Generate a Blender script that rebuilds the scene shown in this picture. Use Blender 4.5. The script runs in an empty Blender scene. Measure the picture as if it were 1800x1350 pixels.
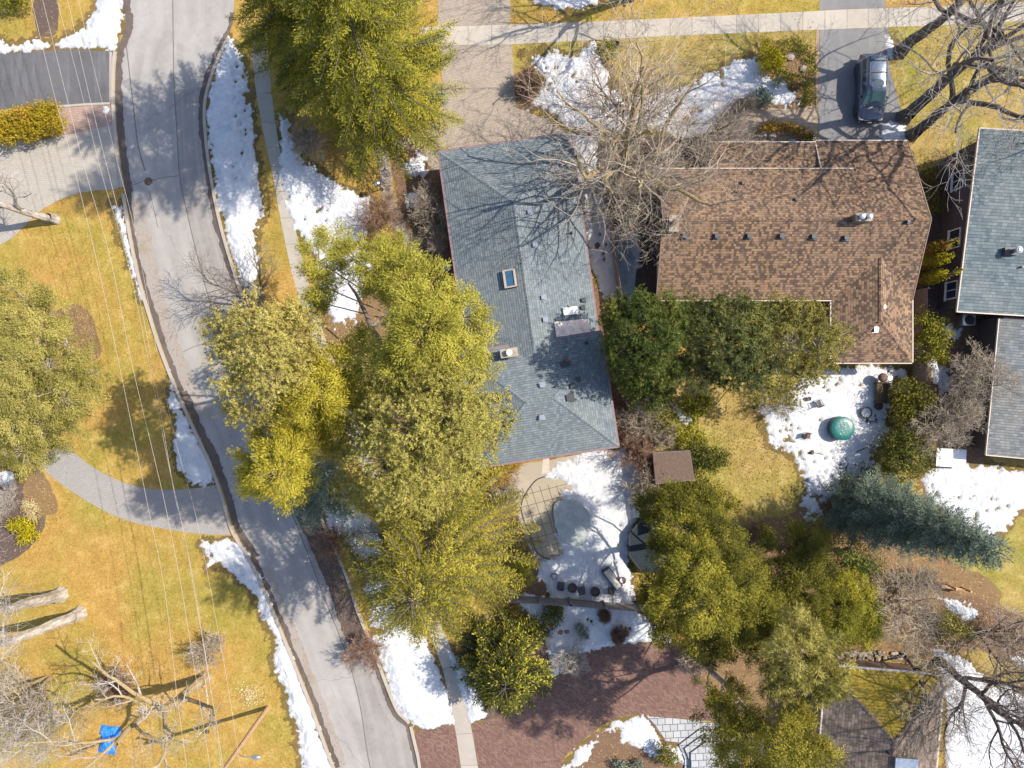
import bpy, bmesh, math, random
import numpy as np
from mathutils import Vector, Matrix
R = math.radians
scene = bpy.context.scene
COL = scene.collection

# ---------------------------------------------------------------- camera, sky, sun, exposure
CAM_H = 52.0          # the drone hangs 52 m above the street, looking straight down
PPM = 24.0            # plan scale: 24 plan units per metre on the ground
cam_d = bpy.data.cameras.new('drone_camera')
cam = bpy.data.objects.new('drone_camera', cam_d); COL.objects.link(cam)
cam.location = (0, 0, CAM_H); cam.rotation_euler = (0, 0, 0)
cam_d.sensor_fit = 'HORIZONTAL'; cam_d.angle = 2 * math.atan(37.5 / CAM_H)
cam_d.clip_start = 1.0; cam_d.clip_end = 3000
scene.camera = cam
SUN_EL = R(47)
SUN_DIR = Vector((.963 * math.cos(SUN_EL), .27 * math.cos(SUN_EL), math.sin(SUN_EL))).normalized()
w = bpy.data.worlds.new('World'); scene.world = w; w.use_nodes = True
wn = w.node_tree.nodes; bg = wn['Background']
sky = wn.new('ShaderNodeTexSky'); sky.sky_type = 'NISHITA'; sky.sun_disc = False
sky.sun_elevation = SUN_EL; sky.sun_rotation = math.atan2(SUN_DIR.x, SUN_DIR.y)
sky.air_density = 1.0; sky.dust_density = 1.5; sky.ozone_density = 2.0
w.node_tree.links.new(sky.outputs[0], bg.inputs[0]); bg.inputs[1].default_value = 0.15
sun_d = bpy.data.lights.new('sun', 'SUN'); sun_d.energy = 4.7; sun_d.angle = R(.5); sun_d.color = (1, .905, .765)
sun = bpy.data.objects.new('sun', sun_d); COL.objects.link(sun)
sun.rotation_euler = (-SUN_DIR).to_track_quat('-Z', 'Y').to_euler()
sun.location = (30, 10, 60)
vs = scene.view_settings
vs.view_transform = 'Standard'; vs.look = 'None'; vs.gamma = 1; vs.exposure = 0.66; vs.use_curve_mapping = False

# ---------------------------------------------------------------- helpers
def P(px, py, z=0.0):
    k = (CAM_H - z) / CAM_H / PPM
    return Vector(((px - 900) * k, (675 - py) * k, z))
def PL(pts, z=0.0):
    return [P(a, b, z) for a, b in pts]
def tag(o, label=None, cat=None, group=None, kind=None):
    if label: o['label'] = label
    if cat: o['category'] = cat
    if group: o['group'] = group
    if kind: o['kind'] = kind
    return o
def thing(name, label, cat, loc, group=None, rz=0):
    o = bpy.data.objects.new(name, None); COL.objects.link(o)
    o.location = loc; o.rotation_euler = (0, 0, rz); o.empty_display_size = .3
    return tag(o, label, cat, group)
def link(name, me, mat, root=None, local=False):
    """link a mesh; geometry is given in world coordinates unless local"""
    o = bpy.data.objects.new(name, me); COL.objects.link(o)
    if mat:
        for m in (mat if isinstance(mat, (list, tuple)) else [mat]): me.materials.append(m)
    if root is not None:
        if not local:
            base = Vector(root.location)
            p = root.parent
            while p is not None:
                base += Vector(p.location); p = p.parent
            me.transform(Matrix.Translation(-base))
        o.parent = root
    return o
def fin(name, bm, mat, root=None, local=False, smooth=False, normals=True):
    if normals: bmesh.ops.recalc_face_normals(bm, faces=bm.faces)
    me = bpy.data.meshes.new(name); bm.to_mesh(me); bm.free()
    if smooth: me.polygons.foreach_set('use_smooth', [True] * len(me.polygons))
    return link(name, me, mat, root, local)
def single(name, bm, mat, label, cat, group=None, smooth=False, base=None):
    """a thing that is one mesh: origin moved to its base"""
    if base is None:
        xs = [v.co.x for v in bm.verts]; ys = [v.co.y for v in bm.verts]; zs = [v.co.z for v in bm.verts]
        base = Vector(((min(xs) + max(xs)) / 2, (min(ys) + max(ys)) / 2, min(zs)))
    bmesh.ops.translate(bm, verts=bm.verts, vec=-base)
    o = fin(name, bm, mat, smooth=smooth); o.location = base
    return tag(o, label, cat, group)
def BM(): return bmesh.new()
def box(bm, c, s, rz=0, tilt=None):
    m = Matrix.Translation(Vector(c)) @ Matrix.Rotation(rz, 4, 'Z')
    if tilt: m = m @ tilt
    m = m @ Matrix.Diagonal((s[0], s[1], s[2], 1))
    bmesh.ops.create_cube(bm, size=1, matrix=m)
def prism(bm, pts, z0, z1):
    n = len(pts)
    lo = [bm.verts.new((p[0], p[1], z0)) for p in pts]; hi = [bm.verts.new((p[0], p[1], z1)) for p in pts]
    bm.faces.new(hi)
    bm.faces.new(list(reversed(lo)))
    for i in range(n):
        j = (i + 1) % n
        bm.faces.new((lo[i], lo[j], hi[j], hi[i]))
def beam(bm, a, b, wd, ht):
    a = Vector(a); b = Vector(b); d = b - a; L = d.length
    if L < 1e-5: return
    q = d.to_track_quat('X', 'Z').to_matrix().to_4x4()
    bmesh.ops.create_cube(bm, size=1, matrix=Matrix.Translation((a + b) / 2) @ q @ Matrix.Diagonal((L, wd, ht, 1)))
def rod(bm, a, b, r0, r1=None, n=8):
    a = Vector(a); b = Vector(b); d = b - a
    q = d.to_track_quat('Z', 'Y').to_matrix().to_4x4()
    bmesh.ops.create_cone(bm, cap_ends=True, segments=n, radius1=r0, radius2=r0 if r1 is None else r1, depth=d.length,
                          matrix=Matrix.Translation((a + b) / 2) @ q)
def lathe(bm, prof, c, n=24, axis=None):
    rings = []
    M = axis or Matrix.Identity(4)
    for r, z in prof:
        rings.append([bm.verts.new(Vector(c) + (M @ Vector((r * math.cos(2 * math.pi * i / n), r * math.sin(2 * math.pi * i / n), z)))) for i in range(n)])
    for a, b in zip(rings, rings[1:]):
        for i in range(n):
            bm.faces.new((a[i], a[(i + 1) % n], b[(i + 1) % n], b[i]))
    for rr, rev in ((rings[0], True), (rings[-1], False)):
        try: bm.faces.new(list(reversed(rr)) if rev else rr)
        except ValueError: pass
def smooth(pts, k=6, closed=False):
    """Catmull-Rom through 2D points"""
    n = len(pts); out = []
    rng = range(n) if closed else range(n - 1)
    for i in rng:
        g = (lambda j: pts[j % n]) if closed else (lambda j: pts[max(0, min(n - 1, j))])
        p0, p1, p2, p3 = g(i - 1), g(i), g(i + 1), g(i + 2)
        for s in range(k):
            t = s / k
            out.append(tuple(.5 * (2 * p1[c] + (p2[c] - p0[c]) * t + (2 * p0[c] - 5 * p1[c] + 4 * p2[c] - p3[c]) * t * t
                                   + (3 * p1[c] - p0[c] - 3 * p2[c] + p3[c]) * t ** 3) for c in (0, 1)))
    if not closed: out.append(tuple(pts[-1]))
    return out
def ragged(pts, step=6.0, amp=1.2, seed=0):
    """resample a closed plan outline and roughen it"""
    rg = random.Random(seed); out = []
    n = len(pts); drift = 0
    for i in range(n):
        a, b = pts[i], pts[(i + 1) % n]
        L = math.hypot(b[0] - a[0], b[1] - a[1]); m = max(1, int(L / step))
        for s in range(m):
            t = s / m
            drift = .6 * drift + rg.gauss(0, amp)
            nx, ny = (b[1] - a[1]) / (L + 1e-6), -(b[0] - a[0]) / (L + 1e-6)
            out.append((a[0] + (b[0] - a[0]) * t + nx * drift, a[1] + (b[1] - a[1]) * t + ny * drift))
    return out
def sheet(name, pts, z, mat, kind='structure', rough=0, step=6, seed=1):
    """a flat sheet of ground cover cut to a plan outline"""
    if rough: pts = ragged(pts, step, rough, seed)
    bm = BM()
    vs_ = [bm.verts.new((q.x, q.y, z)) for q in PL(pts)]
    f = bm.faces.new(vs_); bmesh.ops.triangulate(bm, faces=[f])
    bm.normal_update()
    for f in bm.faces:
        if f.normal.z < 0: f.normal_flip()
    me = bpy.data.meshes.new(name); bm.to_mesh(me); bm.free()
    o = link(name, me, mat)
    return tag(o, kind=kind)
def ribbon(bm, pts, wd, z0, z1):
    """a strip of constant width along plan points, with sides when z1 > z0"""
    q = PL(pts); n = len(q); L = []; Rr = []
    for i in range(n):
        d = (q[min(n - 1, i + 1)] - q[max(0, i - 1)]); d.z = 0; d.normalize()
        s = Vector((-d.y, d.x, 0)) * wd / 2
        L.append(q[i] + s); Rr.append(q[i] - s)
    def row(z): return [(bm.verts.new((a.x, a.y, z)), bm.verts.new((b.x, b.y, z))) for a, b in zip(L, Rr)]
    hi = row(z1)
    for a, b in zip(hi, hi[1:]): bm.faces.new((a[0], a[1], b[1], b[0]))
    if z1 - z0 > .01:
        lo = row(z0)
        for i in range(n - 1):
            bm.faces.new((lo[i][0], hi[i][0], hi[i + 1][0], lo[i + 1][0]))
            bm.faces.new((hi[i][1], lo[i][1], lo[i + 1][1], hi[i + 1][1]))
        bm.faces.new((lo[0][0], lo[0][1], hi[0][1], hi[0][0])); bm.faces.new((lo[-1][1], lo[-1][0], hi[-1][0], hi[-1][1]))

# ---------------------------------------------------------------- materials
class G:
    def __init__(s, name, rough=.9, spec=.25):
        s.m = bpy.data.materials.new(name); s.m.use_nodes = True
        s.t = s.m.node_tree; s.b = s.t.nodes['Principled BSDF']; s.out = s.t.nodes['Material Output']
        s.b.inputs['Roughness'].default_value = rough; s.b.inputs['Specular IOR Level'].default_value = spec
    def n(s, typ, ins=None, **kw):
        nd = s.t.nodes.new('ShaderNode' + typ)
        for k, v in kw.items(): setattr(nd, k, v)
        for k, v in (ins or {}).items(): s.set(nd.inputs[k], v)
        return nd
    def set(s, sock, v):
        if isinstance(v, bpy.types.NodeSocket): s.t.links.new(v, sock)
        elif hasattr(v, '__len__') and len(v) == 3 and sock.type == 'RGBA': sock.default_value = (*v, 1)
        else: sock.default_value = v
    def pos(s): return s.n('NewGeometry').outputs['Position']
    def obj(s): return s.n('TexCoord').outputs['Object']
    def uv(s): return s.n('TexCoord').outputs['UV']
    def noise(s, vec, scale, detail=4, rough=.6, dist=0):
        return s.n('TexNoise', {'Vector': vec, 'Scale': scale, 'Detail': detail, 'Roughness': rough, 'Distortion': dist}).outputs['Fac']
    def ramp(s, fac, stops, interp='LINEAR'):
        r = s.n('ValToRGB', {'Fac': fac}); e = r.color_ramp.elements; r.color_ramp.interpolation = interp
        while len(e) < len(stops): e.new(.5)
        for el, (p, c) in zip(e, stops): el.position = p; el.color = (*c, 1) if len(c) == 3 else c
        return r.outputs['Color']
    def mix(s, fac, a, b, mode='MIX'):
        m = s.n('Mix', data_type='RGBA', blend_type=mode)
        s.set(m.inputs[0], fac); s.set(m.inputs[6], a); s.set(m.inputs[7], b)
        return m.outputs[2]
    def math(s, op, a, b=0.0, c=0.0, clamp=False):
        m = s.n('Math', operation=op, use_clamp=clamp)
        s.set(m.inputs[0], a); s.set(m.inputs[1], b); s.set(m.inputs[2], c)
        return m.outputs[0]
    def step(s, v, lo, hi):
        m = s.n('MapRange', {'Value': v, 'From Min': lo, 'From Max': hi}); return m.outputs[0]
    def col(s, c): s.set(s.b.inputs['Base Color'], c); return s
    def bump(s, h, strength=.4, dist=.03):
        s.t.links.new(s.n('Bump', {'Height': h, 'Strength': strength, 'Distance': dist}).outputs[0], s.b.inputs['Normal']); return s

def plain(name, c, rough=.6, spec=.3, metal=0, var=.12, scale=6):
    g = G(name, rough, spec); g.b.inputs['Metallic'].default_value = metal
    f = g.noise(g.obj(), scale, 5)
    a = tuple(max(0, x * (1 - var)) for x in c); b = tuple(min(1, x * (1 + var)) for x in c)
    g.col(g.ramp(f, [(.3, a), (.7, b)]))
    return g.m
M = {}
def mk_ground(name, c1, c2, c3, seedoff=0):
    g = G(name, .95, .1); p = g.pos()
    p = g.n('VectorMath', {0: p, 1: (seedoff, seedoff * .7, 0)}, operation='ADD').outputs[0]
    big = g.noise(p, .16, 6, .62, .4); mid = g.noise(p, .9, 8, .74); fine = g.noise(p, 6, 6, .85)
    blade = g.noise(p, 26, 3, .9)
    base = g.mix(g.step(big, .42, .62), c1, c2)
    base = g.mix(g.math('MULTIPLY', g.step(mid, .5, .75), .75), base, c3)
    v = g.math('ADD', g.math('MULTIPLY', g.math('SUBTRACT', fine, .5), 1.9), g.math('MULTIPLY', g.math('SUBTRACT', blade, .5), 1.6))
    val = g.math('ADD', g.math('ADD', v, g.math('MULTIPLY', g.math('SUBTRACT', mid, .5), 1.1)), .98, clamp=False)
    val = g.math('MAXIMUM', val, .3)
    base = g.mix(g.math('MULTIPLY', g.step(g.noise(p, 3.1, 7, .8), .52, .68), .55), base, tuple(x * .55 for x in c1))
    hs = g.n('HueSaturation', {'Color': base, 'Value': val, 'Saturation': 1.0})
    g.col(hs.outputs[0]); g.bump(fine, .7, .06)
    return g.m
M['ground'] = mk_ground('lawn_grass', (.37, .228, .062), (.28, .228, .048), (.385, .28, .12))
M['wet'] = mk_ground('wet_matted_grass', (.17, .115, .045), (.13, .11, .03), (.20, .14, .07), 11)
M['lawn2'] = mk_ground('lawn_patchy', (.315, .23, .075), (.235, .215, .045), (.385, .30, .15), 31)
def mk_bed(name, c1, c2, c3, seedoff=0):
    g = G(name, .95, .1); p = g.pos()
    mid = g.noise(p, 1.6, 6, .7); fine = g.noise(p, 11, 4, .75)
    vor = g.n('TexVoronoi', {'Vector': p, 'Scale': 8.0, 'Randomness': 1.0})
    leaf = g.math('LESS_THAN', vor.outputs['Distance'], .30)
    pick = g.math('MULTIPLY', leaf, g.step(g.math('ADD', mid, g.math('MULTIPLY', fine, .4)), .66, .74))
    big_ = g.noise(p, .45, 6, .65)
    base = g.mix(g.math('MULTIPLY', g.math('ADD', fine, big_), .5), c1, c2)
    base = g.mix(g.math('MULTIPLY', g.step(big_, .55, .68), .5), base, (.20, .165, .05))
    lc = g.mix(g.n('SeparateColor', {0: vor.outputs['Color']}).outputs[0], c3, tuple(x * .55 for x in c3))
    g.col(g.mix(pick, base, lc)); g.bump(fine, .6, .05)
    return g.m
M['bed'] = mk_bed('mulch_bed', (.10, .062, .042), (.21, .135, .09), (.46, .27, .13))
M['litter'] = mk_bed('leaf_litter', (.12, .08, .045), (.27, .175, .09), (.50, .32, .15))
M['soil'] = mk_bed('dark_soil', (.06, .045, .045), (.14, .105, .09), (.33, .22, .12))
def mk_asphalt(name, c, var=.18, crack=True, streak=0, tracks=None):
    g = G(name, .9, .2); p = g.pos()
    big = g.noise(p, .25, 5, .6); mid = g.noise(p, 1.7, 6, .7); fine = g.noise(p, 26, 3, .7)
    v = g.math('ADD', g.math('ADD', g.math('MULTIPLY', big, .7), g.math('MULTIPLY', mid, .5)), g.math('MULTIPLY', fine, .55))
    a = tuple(x * (1 - var * 1.6) for x in c); b = tuple(x * (1 + var * 1.6) for x in c)
    k = g.ramp(g.step(v, .5, 1.25), [(0, a), (1, b)])
    if streak:
        w_ = g.n('VectorMath', {0: p, 1: (1.3, .16, 1)}, operation='MULTIPLY').outputs[0]
        st = g.noise(w_, 1.2, 5, .7)
        k = g.mix(g.math('MULTIPLY', g.step(st, .5, .72), streak), k, tuple(min(1, x * 1.55) for x in c))
    if tracks:      # paler polished wheel paths, darker oil line between them, both running along the street
        su = g.n('SeparateXYZ', {0: g.uv()}); u_ = su.outputs[0]; vv = su.outputs[1]
        lon = g.noise(g.n('CombineXYZ', {0: g.math('MULTIPLY', u_, 9.0), 1: g.math('MULTIPLY', vv, .12), 2: 0.0}).outputs[0], 1.0, 6, .7)
        tsum = None
        for t_ in tracks:
            d_ = g.math('DIVIDE', g.math('SUBTRACT', u_, t_), .055); e_ = g.math('POWER', 2.718, g.math('MULTIPLY', g.math('MULTIPLY', d_, d_), -1.0))
            tsum = e_ if tsum is None else g.math('ADD', tsum, e_)
        k = g.mix(g.math('MULTIPLY', g.math('MULTIPLY', tsum, lon), .65, clamp=True), k, tuple(min(1, x * 1.35) for x in c))
        k = g.mix(g.math('MULTIPLY', g.step(lon, .5, .72), .45), k, tuple(x * .66 for x in c))
        st2 = g.noise(p, .55, 7, .75); k = g.mix(g.math('MULTIPLY', g.step(st2, .56, .70), .4), k, tuple(x * .62 for x in c))
    if crack:
        vo = g.n('TexVoronoi', {'Vector': g.n('VectorMath', {0: p, 1: g.n('TexNoise', {'Vector': p, 'Scale': .8, 'Detail': 4}).outputs['Color']}, operation='ADD').outputs[0], 'Scale': .075}, feature='DISTANCE_TO_EDGE')
        cr = g.math('MULTIPLY', g.math('LESS_THAN', vo.outputs['Distance'], .0012), .45)
        k = g.mix(cr, k, (.05, .045, .045))
    g.col(k); g.bump(fine, .25, .01)
    return g.m
M['road'] = mk_asphalt('worn_road', (.285, .272, .26), .2, tracks=(.14, .30, .55, .70))
M['lane'] = mk_asphalt('patched_lane', (.255, .238, .226), .2, tracks=(.25, .7))
M['drive'] = mk_asphalt('driveway_asphalt', (.105, .105, .112), .25, False, .8)
M['drive2'] = mk_asphalt('driveway_asphalt_pale', (.175, .175, .18), .2, False, .4)
M['concrete'] = mk_asphalt('sidewalk_concrete', (.37, .335, .29), .16, False)
M['concrete_b'] = mk_asphalt('sidewalk_concrete_grey', (.345, .315, .275), .16, False)
M['concrete_c'] = mk_asphalt('sidewalk_concrete_pale', (.39, .355, .31), .12, False)
M['kerb'] = mk_asphalt('kerb_concrete', (.36, .32, .28), .14, False)
M['gutter'] = mk_asphalt('wet_gutter', (.11, .09, .08), .4, False)
M['debris'] = mk_bed('gutter_debris', (.26, .235, .215), (.33, .30, .275), (.36, .20, .10))
M['tar'] = plain('tar_line', (.115, .105, .098), .7)
def mk_pave(name, ca, cb, cm, bw, bh, rz=0, mortar=.012, off=.5, stain=.35):
    g = G(name, .9, .2); p = g.pos()
    v = g.n('VectorRotate', {'Vector': p, 'Angle': rz}, rotation_type='Z_AXIS').outputs[0]
    br = g.n('TexBrick', {'Vector': v, 'Scale': 1.0, 'Mortar Size': mortar, 'Brick Width': bw, 'Row Height': bh, 'Color1': ca, 'Color2': cb, 'Mortar': cm, 'Bias': 0.0, 'Mortar Smooth': .3}, offset=off)
    st = g.noise(p, .7, 6, .7); fine = g.noise(p, 20, 3, .7)
    k = g.mix(g.math('MULTIPLY', g.step(st, .45, .7), stain), br.outputs['Color'], tuple(x * .55 for x in ca))
    hs = g.n('HueSaturation', {'Color': k, 'Value': g.math('ADD', .7, g.math('MULTIPLY', fine, .6)), 'Saturation': 1.0})
    g.col(hs.outputs[0]); g.bump(br.outputs['Fac'], -.3, .01)
    return g.m
M['paver_tan'] = mk_pave('tan_brick_paving', (.37, .315, .255), (.30, .255, .21), (.19, .16, .14), .22, .11, R(8))
M['paver_grey'] = mk_pave('grey_block_paving', (.37, .34, .30), (.33, .305, .27), (.26, .24, .215), .30, .15, R(-4), stain=.15)
M['paver_blue'] = mk_pave('slate_block_paving', (.31, .29, .275), (.275, .26, .247), (.215, .20, .19), .30, .15, R(-14), stain=.15)
M['paver_red'] = mk_pave('red_brick_paving', (.245, .145, .108), (.135, .078, .068), (.09, .065, .058), .24, .12, R(40), .014, .5, .6)
M['flag'] = mk_pave('flagstone_grey', (.40, .41, .42), (.34, .35, .37), (.10, .11, .13), .55, .5, R(-3), .03, .37)
M['flag_tan'] = mk_pave('flagstone_tan', (.36, .29, .22), (.30, .24, .18), (.2, .16, .12), .5, .3, R(2), .02)
M['stone_strip'] = mk_pave('stone_wall_top', (.42, .30, .25), (.33, .235, .20), (.22, .16, .14), .16, .12, R(-6), .02)
M['deck'] = mk_asphalt('pool_deck_concrete', (.34, .295, .24), .12, False)

def mk_snow():
    g = G('snow', .75, .25); p = g.pos()
    f = g.noise(p, 1.4, 6, .65); fine = g.noise(p, 14, 4, .7)
    dirt = g.noise(p, 5.5, 5, .75)
    k = g.ramp(f, [(.3, (.52, .55, .60)), (.66, (.70, .71, .73))])
    k = g.mix(g.math('MULTIPLY', g.step(dirt, .63, .69), .8), k, (.16, .115, .09))
    k = g.mix(g.math('MULTIPLY', g.step(g.noise(p, .5, 4, .6), .56, .75), .35), k, (.52, .47, .46))
    z_ = g.n('SeparateXYZ', {0: p}).outputs[2]
    thin = g.math('SUBTRACT', 1.0, g.step(g.math('ADD', z_, g.math('MULTIPLY', g.noise(p, 6, 4, .7), .05)), .035, .085))
    k = g.mix(g.math('MULTIPLY', thin, .6), k, (.30, .27, .25))     # thin rims are soaked, dirty slush
    g.col(k); g.bump(g.math('ADD', g.math('MULTIPLY', fine, .6), g.noise(p, 3.5, 6, .7)), .8, .12)
    g.b.inputs['Subsurface Weight'].default_value = 0
    return g.m
M['snow'] = mk_snow()
def mk_shingle(name, stops, wu=.33, wv=.19, stain=(.5, .5, .5), stainamt=.3, lines=.45, moss=None):
    g = G(name, .92, .15); uv = g.uv(); sp = g.n('SeparateXYZ', {0: uv})
    rowf = g.math('DIVIDE', sp.outputs[1], wv); row = g.math('FLOOR', rowf); fr = g.math('FRACT', rowf)
    off = g.n('TexWhiteNoise', {'W': row}, noise_dimensions='1D').outputs['Value']
    colf = g.math('ADD', g.math('DIVIDE', sp.outputs[0], wu), g.math('MULTIPLY', off, 7.3)); cl = g.math('FLOOR', colf); cf = g.math('FRACT', colf)
    cv = g.n('CombineXYZ', {0: cl, 1: row, 2: 0.0}).outputs[0]
    wn_ = g.n('TexWhiteNoise', {'Vector': cv}, noise_dimensions='2D').outputs['Value']
    blot = g.noise(uv, .9, 4, .6)
    val = g.math('ADD', g.math('MULTIPLY', wn_, .8), g.math('MULTIPLY', g.math('SUBTRACT', blot, .5), .5), clamp=True)
    k = g.ramp(val, stops)
    st = g.noise(g.pos(), .35, 6, .65)
    k = g.mix(g.math('MULTIPLY', g.step(st, .45, .7), stainamt), k, stain)
    if moss:
        ms = g.noise(g.pos(), .55, 7, .72, .5)
        fm = g.noise(g.pos(), 7, 4, .8)
        k = g.mix(g.step(g.math('ADD', ms, g.math('MULTIPLY', fm, .35)), .44, .62), k, g.mix(fm, moss[0], moss[1]))
    edge = g.math('MULTIPLY', g.math('LESS_THAN', fr, .16), lines)      # shadow line at the lower edge of each course, painted into the colour
    slot = g.math('MULTIPLY', g.math('LESS_THAN', cf, .07), lines * .8)
    k = g.mix(g.math('MAXIMUM', edge, slot), k, tuple(x * .3 for x in stops[0][1]))
    stz = g.noise(g.n('VectorMath', {0: uv, 1: (1.7, .13, 1)}, operation='MULTIPLY').outputs[0], 1.0, 5, .65)
    k = g.mix(g.math('MULTIPLY', g.step(stz, .5, .75), .38), k, tuple(x * .5 for x in stops[1][1]))
    gr = g.noise(uv, 55, 2, .8)
    hs = g.n('HueSaturation', {'Color': k, 'Value': g.math('ADD', .72, g.math('MULTIPLY', gr, .56)), 'Saturation': 1.0})
    g.col(hs.outputs[0])
    g.bump(g.math('ADD', g.math('MULTIPLY', g.math('SUBTRACT', 1.0, fr), .8), g.math('MULTIPLY', wn_, .35)), .6, .02)
    return g.m
M['roof_blue'] = mk_shingle('blue_grey_shingle', [(0, (.118, .146, .168)), (.5, (.160, .192, .212)), (1, (.215, .248, .262))], .2, .17, (.22, .235, .225), .4, .62)
M['roof_brown'] = mk_shingle('brown_shingle', [(0, (.075, .056, .046)), (.26, (.105, .074, .056)), (.48, (.215, .138, .088)), (.8, (.275, .18, .115)), (1, (.34, .23, .15))], .17, .165, (.21, .15, .118), .3, .45)
M['roof_slate'] = mk_shingle('slate_shingle', [(0, (.085, .112, .13)), (.5, (.125, .158, .175)), (1, (.18, .212, .225))], .34, .22, (.3, .31, .28), .3, .55)
M['roof_grey'] = mk_shingle('warm_grey_shingle', [(0, (.105, .118, .13)), (.5, (.15, .165, .175)), (1, (.21, .222, .228))], .34, .19, (.28, .25, .2), .35, .5)
M['roof_moss'] = mk_shingle('mossy_shingle', [(0, (.085, .06, .045)), (.5, (.15, .105, .075)), (1, (.24, .18, .13))], .36, .2, (.12, .09, .06), .3, .4, ((.29, .21, .025), (.17, .14, .025)))
M['roof_old'] = mk_shingle('weathered_shingle', [(0, (.11, .085, .068)), (.5, (.18, .14, .115)), (1, (.27, .22, .185))], .36, .2, (.15, .11, .08), .3, .4)
def mk_brick(name, ca, cb, cm):
    g = G(name, .9, .2); p = g.pos()
    sx = g.n('SeparateXYZ', {0: p})
    v = g.n('CombineXYZ', {0: g.math('ADD', sx.outputs[0], sx.outputs[1]), 1: sx.outputs[2], 2: 0.0}).outputs[0]
    br = g.n('TexBrick', {'Vector': v, 'Scale': 1.0, 'Mortar Size': .008, 'Brick Width': .22, 'Row Height': .075, 'Color1': ca, 'Color2': cb, 'Mortar': cm})
    g.col(br.outputs['Color']); g.bump(br.outputs['Fac'], -.4, .01)
    return g.m
M['brick_brown'] = mk_brick('brown_brick', (.22, .12, .085), (.17, .09, .07), (.3, .27, .24))
M['brick_buff'] = mk_brick('buff_brick', (.36, .26, .19), (.30, .21, .15), (.34, .31, .28))
M['siding'] = plain('dark_siding', (.10, .085, .09), .8)
M['white'] = plain('white_paint', (.78, .77, .75), .5, .35, 0, .06)
M['cream'] = plain('cream_trim', (.46, .40, .34), .55, .3, 0, .08)
M['rake'] = plain('rake_board', (.20, .15, .12), .6, .25)
M['plum'] = plain('plum_gutter', (.22, .13, .14), .45, .4)
M['black'] = plain('black_metal', (.025, .025, .028), .45, .5)
M['charcoal'] = plain('charcoal_plastic', (.05, .052, .06), .55, .4)
M['steel'] = plain('galvanised_steel', (.60, .61, .62), .32, .5, .9, .1, 14)
M['tin'] = plain('weathered_tin', (.66, .55, .49), .5, .4, .15, .25, 3)
M['rubber'] = plain('rubber', (.02, .02, .022), .8)
M['terracotta'] = plain('terracotta', (.24, .10, .07), .8)
M['wood'] = plain('weathered_wood', (.23, .20, .195), .85, .2, 0, .35, 9)
M['wood_pale'] = plain('pale_wood', (.46, .29, .17), .8, .2, 0, .25, 9)
M['plank'] = plain('pole_wood', (.42, .27, .17), .85, .2, 0, .3, 12)
M['beige'] = plain('beige_fabric', (.48, .47, .42), .9, .1, 0, .12)
M['stone'] = plain('boulder_stone', (.30, .26, .215), .9, .2, 0, .3, 4)
M['wire'] = plain('wire_cable', (.42, .375, .35), .5, .3, .2)
M['copper'] = plain('rusty_iron', (.15, .095, .075), .8, .2, .2, .3)
M['redleaf'] = plain('rusty_leaves', (.30, .12, .07), .9, .1, 0, .4, 8)
def glass(name, c, rough=.06):
    g = G(name, rough, .7); g.col(c); g.b.inputs['Coat Weight'].default_value = .4
    return g.m
M['glass'] = glass('window_glass', (.03, .05, .075))
M['glass_sky'] = glass('skylight_glass', (.05, .13, .24), .03)
M['glass_green'] = glass('windscreen_glass', (.025, .06, .055), .05)
def mk_paint(name, c, metal=.5, rough=.28):
    g = G(name, rough, .5); g.b.inputs['Metallic'].default_value = metal; g.b.inputs['Coat Weight'].default_value = .7; g.b.inputs['Coat Roughness'].default_value = .08
    g.col(g.mix(g.math('MULTIPLY', g.step(g.noise(g.obj(), 3, 6, .7), .5, .75), .5), c, tuple(min(1, x * 1.6 + .03) for x in c)))
    return g.m
M['paint'] = mk_paint('dusty_car_paint', (.085, .115, .175))
M['tarp'] = None
g = G('blue_tarpaulin', .3, .5); _n = g.noise(g.obj(), 4, 6, .7); g.col(g.mix(_n, (.005, .12, .50), (.02, .26, .78))); g.bump(_n, .8, .12); M['tarp'] = g.m
g = G('green_vinyl_cover', .35, .5); _n = g.noise(g.obj(), 5, 5, .7); g.col(g.mix(_n, (.006, .085, .08), (.014, .16, .145))); g.bump(_n, .4, .05); M['greencover'] = g.m
g = G('pool_cover_mesh', .85, .2); _p = g.pos(); _n = g.noise(_p, .9, 5, .6); g.col(g.mix(_n, (.27, .23, .17), (.38, .33, .25))); g.bump(_n, .3, .1); M['poolcover'] = g.m
g = G('thin_ice', .22, .5); _n = g.noise(g.pos(), 1.2, 7, .7); g.col(g.ramp(_n, [(.3, (.24, .275, .27)), (.7, (.43, .46, .44))])); g.bump(_n, .2, .04); M['ice'] = g.m
g = G('dark_net', .7, .2); _p = g.pos(); _b = g.n('TexBrick', {'Vector': _p, 'Scale': 1.0, 'Mortar Size': .012, 'Brick Width': .2, 'Row Height': .2, 'Color1': (.012, .02, .027), 'Color2': (.016, .026, .034), 'Mortar': (.03, .04, .05)}); g.col(_b.outputs['Color']); M['net'] = g.m
g = G('shaded_snow_path', .6, .3); _n = g.noise(g.pos(), 1.3, 6, .7); g.col(g.ramp(_n, [(.35, (.20, .25, .27)), (.65, (.36, .41, .44))])); g.bump(_n, .3, .03); M['shaded_snow'] = g.m  # snow on the side path, its bluish shade put into the colour
def mk_bark(name, ca, cb, scale=7):
    g = G(name, .95, .1); v = g.n('VectorMath', {0: g.obj(), 1: (1, 1, .3)}, operation='MULTIPLY').outputs[0]
    n = g.noise(v, scale, 6, .7); g.col(g.ramp(n, [(.3, ca), (.7, cb)])); g.bump(n, .8, .04)
    return g.m
M['bark'] = mk_bark('bark_brown', (.085, .065, .05), (.21, .165, .125))
M['bark_dark'] = mk_bark('bark_dark', (.07, .058, .052), (.20, .17, .15))
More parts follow.
